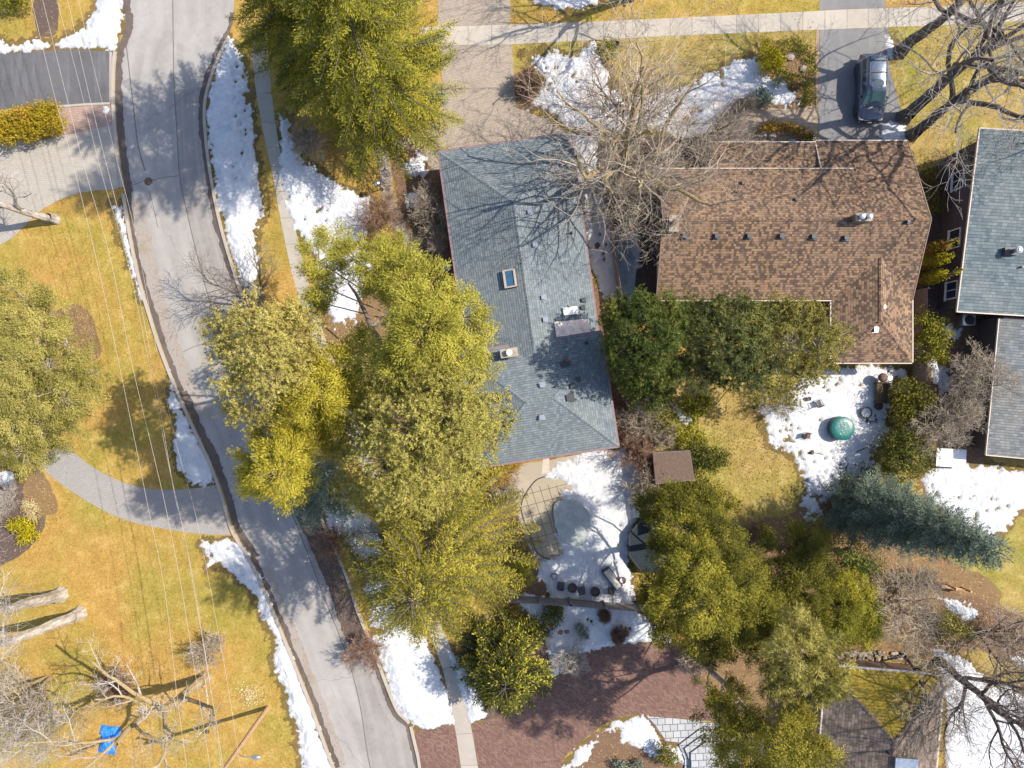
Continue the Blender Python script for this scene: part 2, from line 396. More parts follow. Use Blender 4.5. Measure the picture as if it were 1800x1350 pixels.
M['bark_grey'] = mk_bark('bark_pale', (.17, .145, .12), (.56, .50, .44), 5)
M['bark_yellow'] = mk_bark('bark_yellowish', (.22, .165, .085), (.42, .33, .19))
M['twig'] = mk_bark('twig_tan', (.26, .215, .165), (.46, .39, .31))
M['twig_grey'] = mk_bark('twig_greyish', (.27, .24, .215), (.46, .42, .38))
M['twig_red'] = mk_bark('twig_russet', (.18, .11, .075), (.34, .22, .15))
M['twig_dark'] = mk_bark('twig_dark', (.085, .068, .06), (.20, .165, .145))
def mk_leaf(name, dark, mid, light, trans=.24):
    g = G(name, .7, .12)
    a = g.n('Attribute', attribute_name='tint').outputs['Fac']
    k = g.ramp(a, [(0, dark), (.5, mid), (1, light)])
    g.col(k)
    tr = g.n('BsdfTranslucent', {'Color': k}); mx = g.n('MixShader', {0: trans, 1: g.b.outputs[0], 2: tr.outputs[0]})
    g.t.links.new(mx.outputs[0], g.out.inputs['Surface'])
    return g.m

# ---------------------------------------------------------------- foliage and branches
def quads_mesh(name, V, tint=None):
    """V: (N,4,3) array of quads"""
    n = len(V); me = bpy.data.meshes.new(name)
    me.vertices.add(4 * n); me.vertices.foreach_set('co', V.reshape(-1).astype(np.float32))
    me.loops.add(4 * n); me.loops.foreach_set('vertex_index', np.arange(4 * n, dtype=np.int32))
    me.polygons.add(n); me.polygons.foreach_set('loop_start', np.arange(0, 4 * n, 4, dtype=np.int32))
    me.update(calc_edges=True)
    if tint is not None:
        a = me.attributes.new('tint', 'FLOAT', 'FACE'); a.data.foreach_set('value', tint.astype(np.float32))
    return me
def unit(a): return a / (np.linalg.norm(a, axis=-1, keepdims=True) + 1e-9)
class Cards:
    def __init__(s, seed): s.rg = np.random.default_rng(seed); s.V = []; s.T = []
    def add(s, C, D, L, W, tint, up=None):
        n = len(C)
        if n == 0: return
        D = unit(D); ref = s.rg.normal(size=(n, 3)) if up is None else up + s.rg.normal(size=(n, 3)) * .28
        Sd = unit(np.cross(D, ref))
        L = np.broadcast_to(L, (n,))[:, None]; W = np.broadcast_to(W, (n,))[:, None]
        a = C; b = C + D * L * .45 + Sd * W / 2; c = C + D * L; d = C + D * L * .45 - Sd * W / 2
        s.V.append(np.stack([a, b, c, d], 1)); s.T.append(np.clip(np.broadcast_to(tint, (n,)), 0, 1))
    def mesh(s, name): return quads_mesh(name, np.concatenate(s.V), np.concatenate(s.T))
class Segs:
    def __init__(s): s.a = []; s.b = []; s.r = []; s.q = []
    def add(s, p, q, r0, r1): s.a.append(tuple(p)); s.b.append(tuple(q)); s.r.append(r0); s.q.append(r1)
    def mesh(s, name, n=5, off=(0, 0, 0)):
        A = np.array(s.a, float) - np.array(off); B = np.array(s.b, float) - np.array(off); r0 = np.array(s.r); r1 = np.array(s.q)
        d = unit(B - A); ref = np.where(np.abs(d[:, 2:3]) > .9, np.array([[1., 0, 0]]), np.array([[0, 0, 1.]]))
        u = unit(np.cross(d, ref)); v = np.cross(d, u)
        B = B + d * (r1[:, None] * .4)
        out = []
        for i in range(n):
            t0, t1 = 2 * math.pi * i / n, 2 * math.pi * (i + 1) / n
            e0 = u * math.cos(t0) + v * math.sin(t0); e1 = u * math.cos(t1) + v * math.sin(t1)
            out.append(np.stack([A + e0 * r0[:, None], A + e1 * r0[:, None], B + e1 * r1[:, None], B + e0 * r1[:, None]], 1))
        return quads_mesh(name, np.concatenate(out))

def spruce(name, label, base, h, r, leafmat, seed, z0=.12, cat='tree', group=None, dz=.36, nb=6, droop=.25, wid=.058, llen=.20, bark='bark_dark', power=.75, tspace=.115, tip=.0, tmax=1.0, tb=.5):
    """a conifer: whorls of drooping boughs, side twigs along each bough, needle sprays along each twig"""
    rg = np.random.default_rng(seed); C = Cards(seed + 1); S_ = Segs()
    root = thing(name, label, cat, base, group)
    z = z0 * h; az = 0
    while z < h * .985:
        t = (z / h - z0) / (1 - z0)
        for k in range(nb + int(rg.integers(0, 2))):
            L = r * max(.05, (1 - t)) ** power * rg.uniform(.72, 1.12) + .12
            az += 2.399 + rg.normal() * .25
            zz = z + rg.uniform(-.5, .5) * dz
            rise = -droop + (t ** 2) * .75 + rg.normal() * .08
            dirh = np.array([math.cos(az), math.sin(az), 0.])
            ns = max(2, int(L / tspace)); s_ = np.linspace(.08, 1, ns)
            bend = rg.normal() * .12; sidev = np.array([-dirh[1], dirh[0], 0])
            pts = np.array([0, 0, zz]) + dirh * (s_ * L)[:, None] + sidev * (bend * L * s_ ** 2)[:, None]
            pts[:, 2] += rise * L * s_ + (.9 * droop) * L * s_ ** 2.2 * .8
            if L > .8:
                m = [0, ns // 3, 2 * ns // 3, ns - 1]; rr = .018 + .009 * L
                S_.add((0, 0, zz), pts[m[1]], rr, rr * .7); S_.add(pts[m[1]], pts[m[2]], rr * .7, rr * .4); S_.add(pts[m[2]], pts[m[3]], rr * .4, .006)
            btint = tb + rg.normal() * .17
            keep = s_ > .14
            P0 = pts[keep]; sr = s_[keep]; n = len(P0)
            if n == 0: continue
            for sd in (-1, 1, 0):
                if sd == 0:
                    tl = np.full(n, .22); td = np.repeat(dirh[None], n, 0) + rg.normal(size=(n, 3)) * .25
                else:
                    tl = np.minimum(.14 + .30 * L * (1 - sr) ** .7 * np.minimum(1, sr * 2.5 + .25), tmax) * rg.uniform(.6, 1.2, n)
                    ang = R(50) + rg.normal(size=n) * .15
                    td = dirh * np.cos(ang)[:, None] + sidev * (sd * np.sin(ang))[:, None]
                    td[:, 2] -= .10 + rg.uniform(0, .22, n)
                td = unit(td)
                kmax = int(max(1, tl.max() / .10))
                for j in range(kmax):
                    pos = (j + .2) * .10
                    ok = pos < tl
                    if not ok.any(): continue
                    c = P0[ok] + td[ok] * pos + rg.normal(size=(ok.sum(), 3)) * .03
                    d = td[ok] + rg.normal(size=(ok.sum(), 3)) * .42
                    out = pos / tl[ok]
                    C.add(c, d, llen * rg.uniform(.7, 1.15, ok.sum()), wid * rg.uniform(.7, 1.2, ok.sum()), btint + rg.normal(size=ok.sum()) * .11 + (.12 + tip) * (out > .6) * (sr[ok] > .35), up=dirh * .75 + np.array([0, 0, .8]))
        z += dz * rg.uniform(.8, 1.2) * (1.0 if t < .8 else .7)
    S_.add((0, 0, -.1), (0, 0, h * .5), .02 * h * .95, .013 * h * .8); S_.add((0, 0, h * .5), (0, 0, h), .013 * h * .8, .015)
    link('trunk', S_.mesh('trunk', 6), M[bark], root, True)
    link('crown', C.mesh('crown'), leafmat, root, True)
    return root

def lobed(name, label, base, lobes, leafmat, seed, cat='tree', group=None, kind='pine', dens=1.0, zs=1.0, auto=False, trunk_r=.22, bark='bark', squash=.75, gap=.0, trunkto=None, tuft=None, subr=(.42, .72), woody=1.0):
    """a tree or shrub whose crown is a set of branch lobes; each lobe carries clumps, each clump carries tufts of needles or leaves"""
    rg = np.random.default_rng(seed); C = Cards(seed + 1); S_ = Segs(); T_ = Segs()
    lobes = [(a, b, z * zs, r_) for a, b, z, r_ in lobes]
    if auto:
        g_ = [P(a, b, z) for a, b, z, r_ in lobes]; base = Vector((sum(v.x for v in g_) / len(g_), sum(v.y for v in g_) / len(g_), 0))
    B = np.array(base, float)
    root = thing(name, label, cat, base, group)
    L = []
    for (px, py, z, rp) in lobes:
        c = np.array(P(px, py, z)) - B; L.append((c, rp / PPM * (CAM_H - z) / CAM_H))
    cen = np.mean([c for c, _ in L], 0); ztop = max(c[2] for c, _ in L)
    topc = max(L, key=lambda q: q[0][2])[0] if trunkto is None else np.array(trunkto) - B
    prev = np.array([0, 0, -.1]); N = 6; line = [prev]
    for i in range(1, N + 1):
        t = i / N; q = np.array([topc[0] * t ** 1.6, topc[1] * t ** 1.6, topc[2] * t]) + (rg.normal(size=3) * .12 * (i < N) * min(1, trunk_r * 4))
        T_.add(prev, q, trunk_r * (1 - .8 * (i - 1) / N), trunk_r * (1 - .8 * i / N)); prev = q; line.append(q)
    line = np.array(line)
    for c, r in L:
        a = line[min(N, max(1, int(N * min(1, max(.2, (c[2] - r * .8) / (topc[2] + .01) * .85)))))]
        mid = (a + c) / 2 + np.array([0, 0, -.1 * np.linalg.norm(c - a)])
        rr = min(trunk_r * .5, .035 + .03 * r) * woody
        T_.add(a, mid, rr, rr * .8); T_.add(mid, c, rr * .8, rr * .5)
        area = 4 * math.pi * r * r * .62
        sm = np.mean(subr)
        ns = max(4, int(area / (sm * sm * 1.75) * dens))
        ltint = .5 + rg.normal() * .10
        for _ in range(ns):
            d = unit(rg.normal(size=3))
            if d[2] < -.35: d[2] *= -.6
            d = unit(d)
            f = rg.uniform(.70, 1.12) if rg.random() < .85 else rg.uniform(.2, .62)
            if gap and rg.random() < gap: continue
            sc = c + d * r * f * np.array([1, 1, squash])
            sr = rg.uniform(*subr)
            if woody and r > .6:
                S_.add(c + (sc - c) * .15, sc, .012 + .008 * r, .006)
            ct = ltint + rg.normal() * .15
            if kind == 'pine':
                nt = max(4, int(sr * sr * 44))
                tc = sc + unit(rg.normal(size=(nt, 3))) * (sr * rg.uniform(.3, 1, (nt, 1))) * np.array([1, 1, .7])
                nl = 15; ll = tuft or .165
                cc = np.repeat(tc, nl, 0); n = len(cc)
                dd = unit(rg.normal(size=(n, 3))) + np.repeat(unit(tc - c + 1e-6), nl, 0) * .55 + np.array([0, 0, .35])
                tt = ct + np.repeat(rg.normal(size=nt) * .07, nl) + rg.normal(size=n) * .05
                C.add(cc, dd, ll * rg.uniform(.7, 1.15, n), .038 * rg.uniform(.7, 1.3, n), tt, up=unit(unit(cc - sc) * .7 + unit(cc - c) + np.array([0, 0, .3])))
            elif kind == 'feather':      # loose, drooping sprays
                nt = max(5, int(sr * sr * 110))
                out = unit((sc - c) * np.array([1, 1, .35]) + rg.normal(size=3) * .2)
                tc = sc + unit(rg.normal(size=(nt, 3))) * (sr * rg.uniform(.25, .92, (nt, 1))) * np.array([1, 1, .65])
                nl = 7; cc = np.repeat(tc, nl, 0) + rg.normal(size=(nt * nl, 3)) * .09; n = len(cc)
                dd = out + rg.normal(size=(n, 3)) * .7
                C.add(cc, dd, .175 * rg.uniform(.6, 1.2, n), .044 * rg.uniform(.7, 1.2, n), ct + rg.normal(size=n) * .09, up=unit(unit(cc - sc) * .7 + unit(cc - c) + np.array([0, 0, .3])))
            else:                        # small leaves on a clipped or dense surface
                ll = tuft or .15
                nt = max(8, int(sr * sr * 260 * (.15 / ll) ** 1.5))
                tc = sc + unit(rg.normal(size=(nt, 3))) * (sr * rg.uniform(.55, 1.05, (nt, 1)))
                dd = rg.normal(size=(nt, 3)) + np.array([0, 0, .3])
                C.add(tc, dd, ll * rg.uniform(.7, 1.25, nt), ll * .6 * rg.uniform(.7, 1.2, nt), ct + rg.normal(size=nt) * .13, up=unit(unit(tc - sc) * .8 + unit(tc - c)))
    if woody:
        for f_ in ('a', 'b', 'r', 'q'): getattr(T_, f_).extend(getattr(S_, f_))
        link('trunk', T_.mesh('trunk', 5), M[bark], root, True)
    link('crown' if woody else 'foliage', C.mesh('crown'), leafmat, root, True)
    return root

def bare(name, label, base, h, seed, tr=.18, cat='tree', group=None, bark='bark', twig='twig', nchild=(6, 6, 5, 4), spread=48, first=.3, lean=(0, 0), multi=1, fine=1.0, wander=.13, trunkfrac=.62, up=.05, short=1.0, partname='crown', limb=1.0, limblen=None):
    """a leafless tree: recursive tapered branches; trunk and main limbs are one part, the finer crown another"""
    rg = random.Random(seed); T_ = Segs(); S_ = Segs()
    root = thing(name, label, cat, base, group)
    def grow(p, d, L, r, lev):
        ns = max(2, min(9, int(L / (.55 if lev < 2 else .38)))); st = L / ns
        pts = [(p.copy(), r)]
        for i in range(ns):
            k = wander * (.6 if lev == 0 else 1.25)
            d = (d + Vector((rg.gauss(0, k), rg.gauss(0, k), rg.gauss(0, k) + up * (lev > 0)))).normalized()
            q = p + d * st; r1 = max(.0085, r * (1 - (.62 if lev == 0 else .62 if lev == 1 else .78) * (i + 1) / ns))
            r0 = pts[-1][1]
            (T_ if lev <= 1 else S_).add(p, q, r0, r1)
            p = q; pts.append((p.copy(), r1))
        if lev >= len(nchild): return
        n = nchild[lev] + rg.randint(-1, 1)
        for c in range(max(2, n)):
            t = first + (1 - first) * (c + rg.random() * .9) / n if lev == 0 else .18 + .82 * (c + rg.random()) / n
            t = min(t, .999); f = t * ns; i = int(f)
            a, ra = pts[i]; b, rb = pts[i + 1]; q = a.lerp(b, f - i); rr = ra + (rb - ra) * (f - i)
            tang = (b - a).normalized()
            perp = tang.orthogonal().normalized(); perp.rotate(Matrix.Rotation(c * 2.4 + rg.uniform(-.5, .5), 3, tang))
            an = R(rg.gauss(spread, 9)) * (1 if lev else .95)
            dd = tang * math.cos(an) + perp * math.sin(an)
            if dd.z < -.15: dd.z *= .4
            cl = L * rg.uniform(.46, .72) * (1.12 - .45 * t) * (short if lev else 1)
            if lev == 0 and limblen: cl = limblen * rg.uniform(.7, 1.1) * (1.15 - .3 * t)
            if lev + 1 >= len(nchild): cl = max(.25, cl * 1.15)
            grow(q, dd.normalized(), cl, max(.0095, rr * rg.uniform(.5, .68) * (limb if lev == 0 else 1)), lev + 1)
    for m in range(multi):
        a = rg.uniform(0, 6.28); k = 0 if multi == 1 else rg.uniform(.25, .75)
        d = Vector((lean[0] + math.cos(a + m * 2.4) * k, lean[1] + math.sin(a + m * 2.4) * k, 1)).normalized()
        p = Vector((rg.gauss(0, .07), rg.gauss(0, .07), -.08)) if multi > 1 else Vector((0, 0, -.1))
        grow(p, d, h * trunkfrac * (rg.uniform(.75, 1.1) if multi > 1 else 1), tr, 0)
    if multi == 1:      # root flare
        T_.add((0, 0, -.12), (0, 0, .28), tr * 1.45, tr * 1.12); T_.add((0, 0, .28), (0, 0, .8), tr * 1.12, tr * .95)
    link('trunk' if multi == 1 else 'stems', T_.mesh('trunk', 7 if tr > .09 else 4), M[bark], root, True)
    if S_.a: link(partname, S_.mesh(partname, 3), M[twig], root, True)
    return root

# ---------------------------------------------------------------- snow: a height field that dips under the ground where it has melted away
def vnoise(x, y, seed):
    rg = np.random.default_rng(seed); T = rg.random((128, 128))
    xi = np.floor(x).astype(int); yi = np.floor(y).astype(int); fx = x - xi; fy = y - yi
    fx = fx * fx * (3 - 2 * fx); fy = fy * fy * (3 - 2 * fy)
    g = lambda a, b: T[a % 128, b % 128]
    return (g(xi, yi) * (1 - fx) + g(xi + 1, yi) * fx) * (1 - fy) + (g(xi, yi + 1) * (1 - fx) + g(xi + 1, yi + 1) * fx) * fy
def fbm(x, y, seed, oct_=4):
    v = 0; a = .5
    for o in range(oct_): v = v + a * (vnoise(x * 2 ** o + 17.3 * o, y * 2 ** o + 9.1 * o, seed + o) - .5); a *= .55
    return v
def snow(pts, seed, edge=1.0, holes=0, rough=1.0, depth=.13, dents=None, cell=.085, z=.0):
    """pts: plan outline; edge: raggedness; holes: how much grass shows through; dents: list of (px,py) footprints"""
    q = np.array([[v.x, v.y] for v in PL(pts)])
    x0, y0 = q.min(0) - .5; x1, y1 = q.max(0) + .5
    nx = int((x1 - x0) / cell) + 1; ny = int((y1 - y0) / cell) + 1
    X, Y = np.meshgrid(x0 + np.arange(nx) * cell, y0 + np.arange(ny) * cell, indexing='ij')
    inside = np.zeros(X.shape, bool); dist = np.full(X.shape, 1e9)
    for i in range(len(q)):
        a, b = q[i], q[(i + 1) % len(q)]; ab = b - a; L2 = (ab ** 2).sum() + 1e-9
        t = np.clip(((X - a[0]) * ab[0] + (Y - a[1]) * ab[1]) / L2, 0, 1)
        dist = np.minimum(dist, np.hypot(X - a[0] - t * ab[0], Y - a[1] - t * ab[1]))
        c = ((a[1] > Y) != (b[1] > Y)) & (X < (b[0] - a[0]) * (Y - a[1]) / (b[1] - a[1] + 1e-12) + a[0])
        inside ^= c
    sd = np.where(inside, dist, -dist)
    sd = sd + fbm(X * .8, Y * .8, seed) * 1.5 * edge + fbm(X * 2.7, Y * 2.7, seed + 9) * (.25 + 1.0 * edge) + fbm(X * 7, Y * 7, seed + 12, 3) * .42
    wq = sd + fbm(X * 2.2, Y * 2.2, seed + 70, 3) * .9 > -.38        # soaked, flattened turf round the melting edge
    wq = wq[:-1, :-1] & wq[1:, 1:]
    Iw, Jw = np.nonzero(wq); zw = np.full(len(Iw), .0044 + seed * 2e-6)
    corner = lambda a, b: np.stack([X[Iw + a, Jw + b], Y[Iw + a, Jw + b], zw], -1)
    tag(link('wet_turf', quads_mesh('wet_turf', np.stack([corner(0, 0), corner(1, 0), corner(1, 1), corner(0, 1)], 1)), M['wet']), kind='structure')
    h = np.clip(sd * .32, -.3, depth)
    if holes:
        hn = fbm(X * 1.1, Y * 1.1, seed + 20, 5) + .5 * fbm(X * 4.5, Y * 4.5, seed + 31, 3)
        fade = np.clip(1.4 - sd / 1.8, .35, 1)
        h = h - np.clip(hn - .22 + .12 * (holes - 1), 0, 1) * 1.5 * holes * fade
    h = h + fbm(X * 1.6, Y * 1.6, seed + 55, 3) * .09 * rough + fbm(X * 5, Y * 5, seed + 40, 4) * .085 * rough
    if dents:
        for (dx, dy) in dents:
            p = P(dx, dy); m = np.exp(-(((X - p.x) ** 2 + ((Y - p.y) * .8) ** 2) / .016))
            h = h - m * .16
    h = h - .012 + z
    idx = np.full(X.shape, -1); keepq = (np.maximum.reduce([h[:-1, :-1], h[1:, :-1], h[1:, 1:], h[:-1, 1:]]) > .018 + z)
    keepq &= np.minimum.reduce([h[:-1, :-1], h[1:, :-1], h[1:, 1:], h[:-1, 1:]]) > -.28
    I, J = np.nonzero(keepq)
    V = np.stack([X, Y, np.maximum(h, -.03 + z)], -1)
    need = np.zeros(X.shape, bool)
    for a, b in ((0, 0), (1, 0), (1, 1), (0, 1)): need[I + a, J + b] = True
    idx[need] = np.arange(need.sum())
    F = np.stack([idx[I, J], idx[I + 1, J], idx[I + 1, J + 1], idx[I, J + 1]], 1)
    me = bpy.data.meshes.new('snow'); co = V[need]
    me.vertices.add(len(co)); me.vertices.foreach_set('co', co.reshape(-1).astype(np.float32))
    me.loops.add(F.size); me.loops.foreach_set('vertex_index', F.reshape(-1).astype(np.int32))
    me.polygons.add(len(F)); me.polygons.foreach_set('loop_start', np.arange(0, F.size, 4, dtype=np.int32))
    me.polygons.foreach_set('use_smooth', np.ones(len(F), bool)); me.update(calc_edges=True)
    return tag(link('snow', me, M['snow']), kind='structure')
def trail(pts, step, seed, jit=4):
    rg = random.Random(seed); out = []
    for a, b in zip(pts, pts[1:]):
        L = math.hypot(b[0] - a[0], b[1] - a[1]); n = max(1, int(L / step))
        for i in range(n): out.append((a[0] + (b[0] - a[0]) * i / n + rg.gauss(0, jit), a[1] + (b[1] - a[1]) * i / n + rg.gauss(0, jit)))
    return out
def litter(name, areas, count, seed, mat, size=.11):
    """fallen leaves and bits of bark strewn over an area: nobody could count them"""
    rg = np.random.default_rng(seed); C = Cards(seed)
    for (px, py, rx, ry, n) in areas:
        a = rg.normal(size=(n, 2)) * .5
        c = np.array([tuple(P(px + u * rx, py + v * ry)) for u, v in a]); c[:, 2] = rg.uniform(.02, .05, n) + .02
        d = rg.normal(size=(n, 3)); d[:, 2] *= .2
        C.add(c, d, size * rg.uniform(.5, 1.3, n), size * .6 * rg.uniform(.6, 1.2, n), rg.random(n), up=np.array([0, 0, 1.]))
    return tag(link(name, C.mesh(name), mat), kind='stuff')

# ================================================================ THE SETTING
bm = BM(); vs_ = [bm.verts.new(c) for c in ((-260, -260, 0), (260, -260, 0), (260, 260, 0), (-260, 260, 0))]; bm.faces.new(vs_)
tag(fin('ground', bm, M['ground']), kind='structure')
# back gardens on the right: patchier, browner lawn
sheet('back_lawn', [(1120, 640), (1330, 640), (1620, 620), (1830, 640), (1840, 1180), (1640, 1180), (1480, 1140), (1250, 1150), (1130, 900)], .004, M['lawn2'], rough=1)
sheet('front_lawn', [(905, 75), (1440, 50), (1440, 250), (1010, 260), (905, 190)], .004, M['lawn2'], rough=.6)
sheet('side_lawn', [(1562, 40), (1840, 30), (1840, 300), (1690, 560), (1600, 560), (1592, 250)], .004, M['lawn2'], rough=.6)

road_l = smooth([(214, -150), (217, 0), (222, 40), (207, 92), (203, 150), (205, 210), (212, 280), (222, 340), (235, 420), (250, 490), (270, 560), (290, 620), (318, 690), (345, 750), (375, 815), (395, 870), (413, 930), (440, 975), (462, 1020), (490, 1085), (520, 1160), (550, 1235), (575, 1305), (592, 1350), (650, 1500)])
road_r = smooth([(420, -150), (412, 0), (408, 45), (386, 88), (366, 140), (356, 190), (360, 260), (372, 340), (385, 400), (402, 460), (425, 530), (447, 590), (478, 690), (508, 790), (535, 860), (560, 910), (580, 955), (606, 1015), (627, 1080), (652, 1140), (672, 1195), (695, 1250), (720, 1280), (736, 1350), (770, 1500)])
def resample(pts, n):
    d = [0]
    for a, b in zip(pts, pts[1:]): d.append(d[-1] + math.hypot(b[0] - a[0], b[1] - a[1]))
    xs = np.interp(np.linspace(0, d[-1], n), d, [p[0] for p in pts]); ys = np.interp(np.linspace(0, d[-1], n), d, [p[1] for p in pts])
    return list(zip(xs, ys))
def strip(name, a, b, z, mat, n=160):
    A = PL(resample(a, n)); B = PL(resample(b, n)); bm = BM(); uvl = bm.loops.layers.uv.new('UVMap'); L = 0
    for i in range(n - 1):
        L2 = L + (A[i + 1] - A[i]).length
        f = bm.faces.new([bm.verts.new((v.x, v.y, z)) for v in (A[i], B[i], B[i + 1], A[i + 1])])
        for l, uv in zip(f.loops, ((0, L), (1, L), (1, L2), (0, L2))): l[uvl].uv = uv
        f.normal_update()
        if f.normal.z < 0: f.normal_flip()
        L = L2
    return tag(fin(name, bm, mat, normals=False), kind='structure')
strip('road', road_l, road_r, .010, M['road'])
seam = smooth([(303, -150), (304, 0), (306, 140), (311, 230), (316, 310), (328, 370), (347, 450), (372, 540), (402, 625), (450, 745), (493, 855), (523, 927), (566, 1040), (610, 1153), (633, 1240), (651, 1350), (690, 1500)])
k = [i for i, p in enumerate(road_r) if p[1] > 150]; s = [i for i, p in enumerate(seam) if p[1] > 140]
strip('road_lane', seam[s[0]:], road_r[k[0]:], .0145, M['lane'])
def line(name, pts, wd, z, mat, h=0):
    b = BM(); ribbon(b, pts, wd, z, z + h); return tag(fin(name, b, mat, normals=h > 0), kind='structure')
line('road_seam', seam, .055, .020, M['tar'])
line('road_seam', smooth([(220, 60), (228, 130), (236, 200), (243, 255), (255, 300)]), .06, .0185, M['tar'])
line('road_seam', smooth([(228, 328), (245, 321), (255, 318)]), .04, .0185, M['tar'])
line('road_seam', smooth([(268, 317), (290, 312), (315, 309)]), .04, .0185, M['tar'])
line('road_seam', smooth([(310, 625), (340, 610), (372, 600)]), .04, .0185, M['tar'])
line('road_seam', smooth([(262, 335), (270, 365), (278, 400)]), .035, .0185, M['tar'])
def inset(pts, d):
    out = []
    for i in range(len(pts)):
        a = pts[max(0, i - 1)]; b = pts[min(len(pts) - 1, i + 1)]; L = math.hypot(b[0] - a[0], b[1] - a[1]) + 1e-6
        out.append((pts[i][0] - (b[1] - a[1]) / L * d, pts[i][1] + (b[0] - a[0]) / L * d))
    return out
rgj = random.Random(4)
def gut(name, pts, wa, wb, mat, z, seed):
    rg = random.Random(seed); a = []; b = []; wj = 0
    fine = smooth(pts, 3)
    for i, (p, q) in enumerate(zip(inset(fine, wa), inset(fine, wb))):
        wj = .7 * wj + rg.gauss(0, .9); q = (q[0] + wj, q[1] + rg.gauss(0, .6)); a.append(p); b.append(q)
    bm = BM(); A = [bm.verts.new((v.x, v.y, z)) for v in PL(a)]; B = [bm.verts.new((v.x, v.y, z)) for v in PL(b)]
    for i in range(len(A) - 1): bm.faces.new((A[i], A[i + 1], B[i + 1], B[i]))
    bmesh.ops.recalc_face_normals(bm, faces=bm.faces)
    return tag(fin(name, bm, mat, normals=False), kind='structure')
def sub(pts, y0, y1): return [p for p in pts if y0 <= p[1] <= y1]
gut('gutter', sub(road_l, 0, 345), 0, -12, M['gutter'], .0235, 1)
gut('gutter', sub(road_l, 340, 700), 1, -7, M['gutter'], .0235, 2)
gut('gutter', sub(road_l, 690, 985), 0, -12, M['gutter'], .0235, 3)
gut('gutter', sub(road_l, 980, 1350), 0, -6, M['gutter'], .0235, 4)
gut('gutter', sub(road_l, 350, 740), -6, -30, M['debris'], .0205, 5)
gut('gutter', sub(road_l, 1000, 1350), -4, -20, M['debris'], .0205, 15)
gut('gutter', sub(road_r, 20, 560), 0, 7, M['gutter'], .0235, 6)
gut('gutter', sub(road_r, 840, 1130), -2, 34, M['soil'], .0235, 7)
gut('gutter', sub(road_r, 1120, 1350), 0, 7, M['gutter'], .0235, 8)
# concrete kerbs: a real step of 12 cm
for pts in (inset(sub(road_l, 88, 335), 4), inset(sub(road_l, 335, 965), 5), inset(sub(road_l, 960, 1400), 5)):
    line('kerb', pts, .22, 0, M['kerb'], .12)
for pts in (inset(sub(road_r, 60, 900), -4), inset(sub(road_r, 900, 1275), -4), [(722, 1276), (735, 1330), (745, 1400)]):
    line('kerb', pts, .20, 0, M['kerb'], .12)

# sidewalks: concrete slabs with joints
def walk(a_side, b_side, n, seed):
    rg = random.Random(seed); b = BM(); s_ = BM()
    A = [P(*p) for p in a_side]; B = [P(*p) for p in b_side]
    def at(t): k = min(int(t), len(A) - 2); return A[k].lerp(A[k + 1], t - k), B[k].lerp(B[k + 1], t - k)
    for i in range(n):
        p0, q0 = at(i / n * (len(A) - 1)); p1, q1 = at((i + 1) / n * (len(A) - 1)); z = .012 + rg.random() * .002
        f = s_.faces.new([s_.verts.new((v.x, v.y, z)) for v in (p0, q0, q1, p1)]); f.material_index = rg.choice((0, 0, 1, 2, 1))
    bmesh.ops.recalc_face_normals(s_, faces=s_.faces)
    tag(fin('sidewalk', s_, [M['concrete'], M['concrete_b'], M['concrete_c']], normals=False), kind='structure')
    for i in range(1, n):
        t = i / n * (len(A) - 1); k = min(int(t), len(A) - 2); f = t - k
        p = A[k].lerp(A[k + 1], f); q = B[k].lerp(B[k + 1], f); d = (q - p).normalized(); s = Vector((-d.y, d.x, 0)) * .012
        b.faces.new([b.verts.new((v.x, v.y, .017)) for v in (p - s, q - s, q + s, p + s)])
    bmesh.ops.recalc_face_normals(b, faces=b.faces)
    tag(fin('sidewalk_joint', b, M['tar'], normals=False), kind='structure')
walk([(740, 48), (900, 43), (1050, 38), (1200, 31), (1350, 24), (1500, 16), (1640, 12), (1850, 2)], [(740, 80), (900, 78), (1050, 70), (1200, 62), (1350, 56), (1500, 50), (1640, 45), (1850, 34)], 27, 1)
walk([(440, 60), (448, 150), (464, 240), (478, 300), (492, 380), (508, 460), (524, 520), (545, 590), (600, 740), (650, 860), (700, 980), (745, 1090), (776, 1165), (798, 1265), (812, 1360), (825, 1430)], [(470, 60), (476, 150), (487, 240), (500, 300), (515, 380), (532, 460), (548, 520), (570, 590), (625, 735), (675, 855), (725, 970), (768, 1080), (800, 1155), (826, 1262), (842, 1360), (855, 1430)], 26, 2)

# driveways and paths
sheet('driveway', [(-60, 96), (60, 92), (120, 87), (193, 90), (194, 181), (110, 187), (60, 190), (-60, 196)], .012, M['drive'], rough=.5)
line('driveway_edge', [(195, 92), (195, 180)], .18, .0, M['kerb'], .05)
line('driveway_edge', [(100, 188), (150, 184), (194, 182)], .16, .0, M['kerb'], .06)
sheet('driveway', smooth([(-60, 265), (60, 248), (112, 238), (160, 228), (201, 219), (207, 275), (213, 327), (165, 335), (120, 345), (75, 368), (40, 400), (10, 425), (-60, 440)], 4, True), .012, M['paver_grey'])
sheet('driveway', [(104, 188), (194, 183), (199, 219), (112, 238)], .016, M['stone_strip'], rough=.5)
sheet('path', smooth([(66, 806), (88, 792), (110, 782), (135, 800), (165, 822), (205, 843), (250, 857), (300, 861), (345, 858), (381, 852)]) + smooth([(404, 941), (350, 938), (300, 931), (250, 922), (205, 908), (160, 885), (115, 856), (80, 828), (66, 806)]), .012, M['paver_blue'])
sheet('driveway', [(768, -60), (896, -60), (897, 42), (770, 47)], .008, M['paver_tan'], rough=.4)
sheet('driveway', [(772, 80), (899, 78), (903, 130), (906, 188), (925, 197), (955, 208), (985, 225), (1010, 250), (1010, 300), (760, 300), (735, 262), (700, 262), (700, 246), (760, 222), (780, 180), (776, 120)], .012, M['paver_tan'], rough=.4)
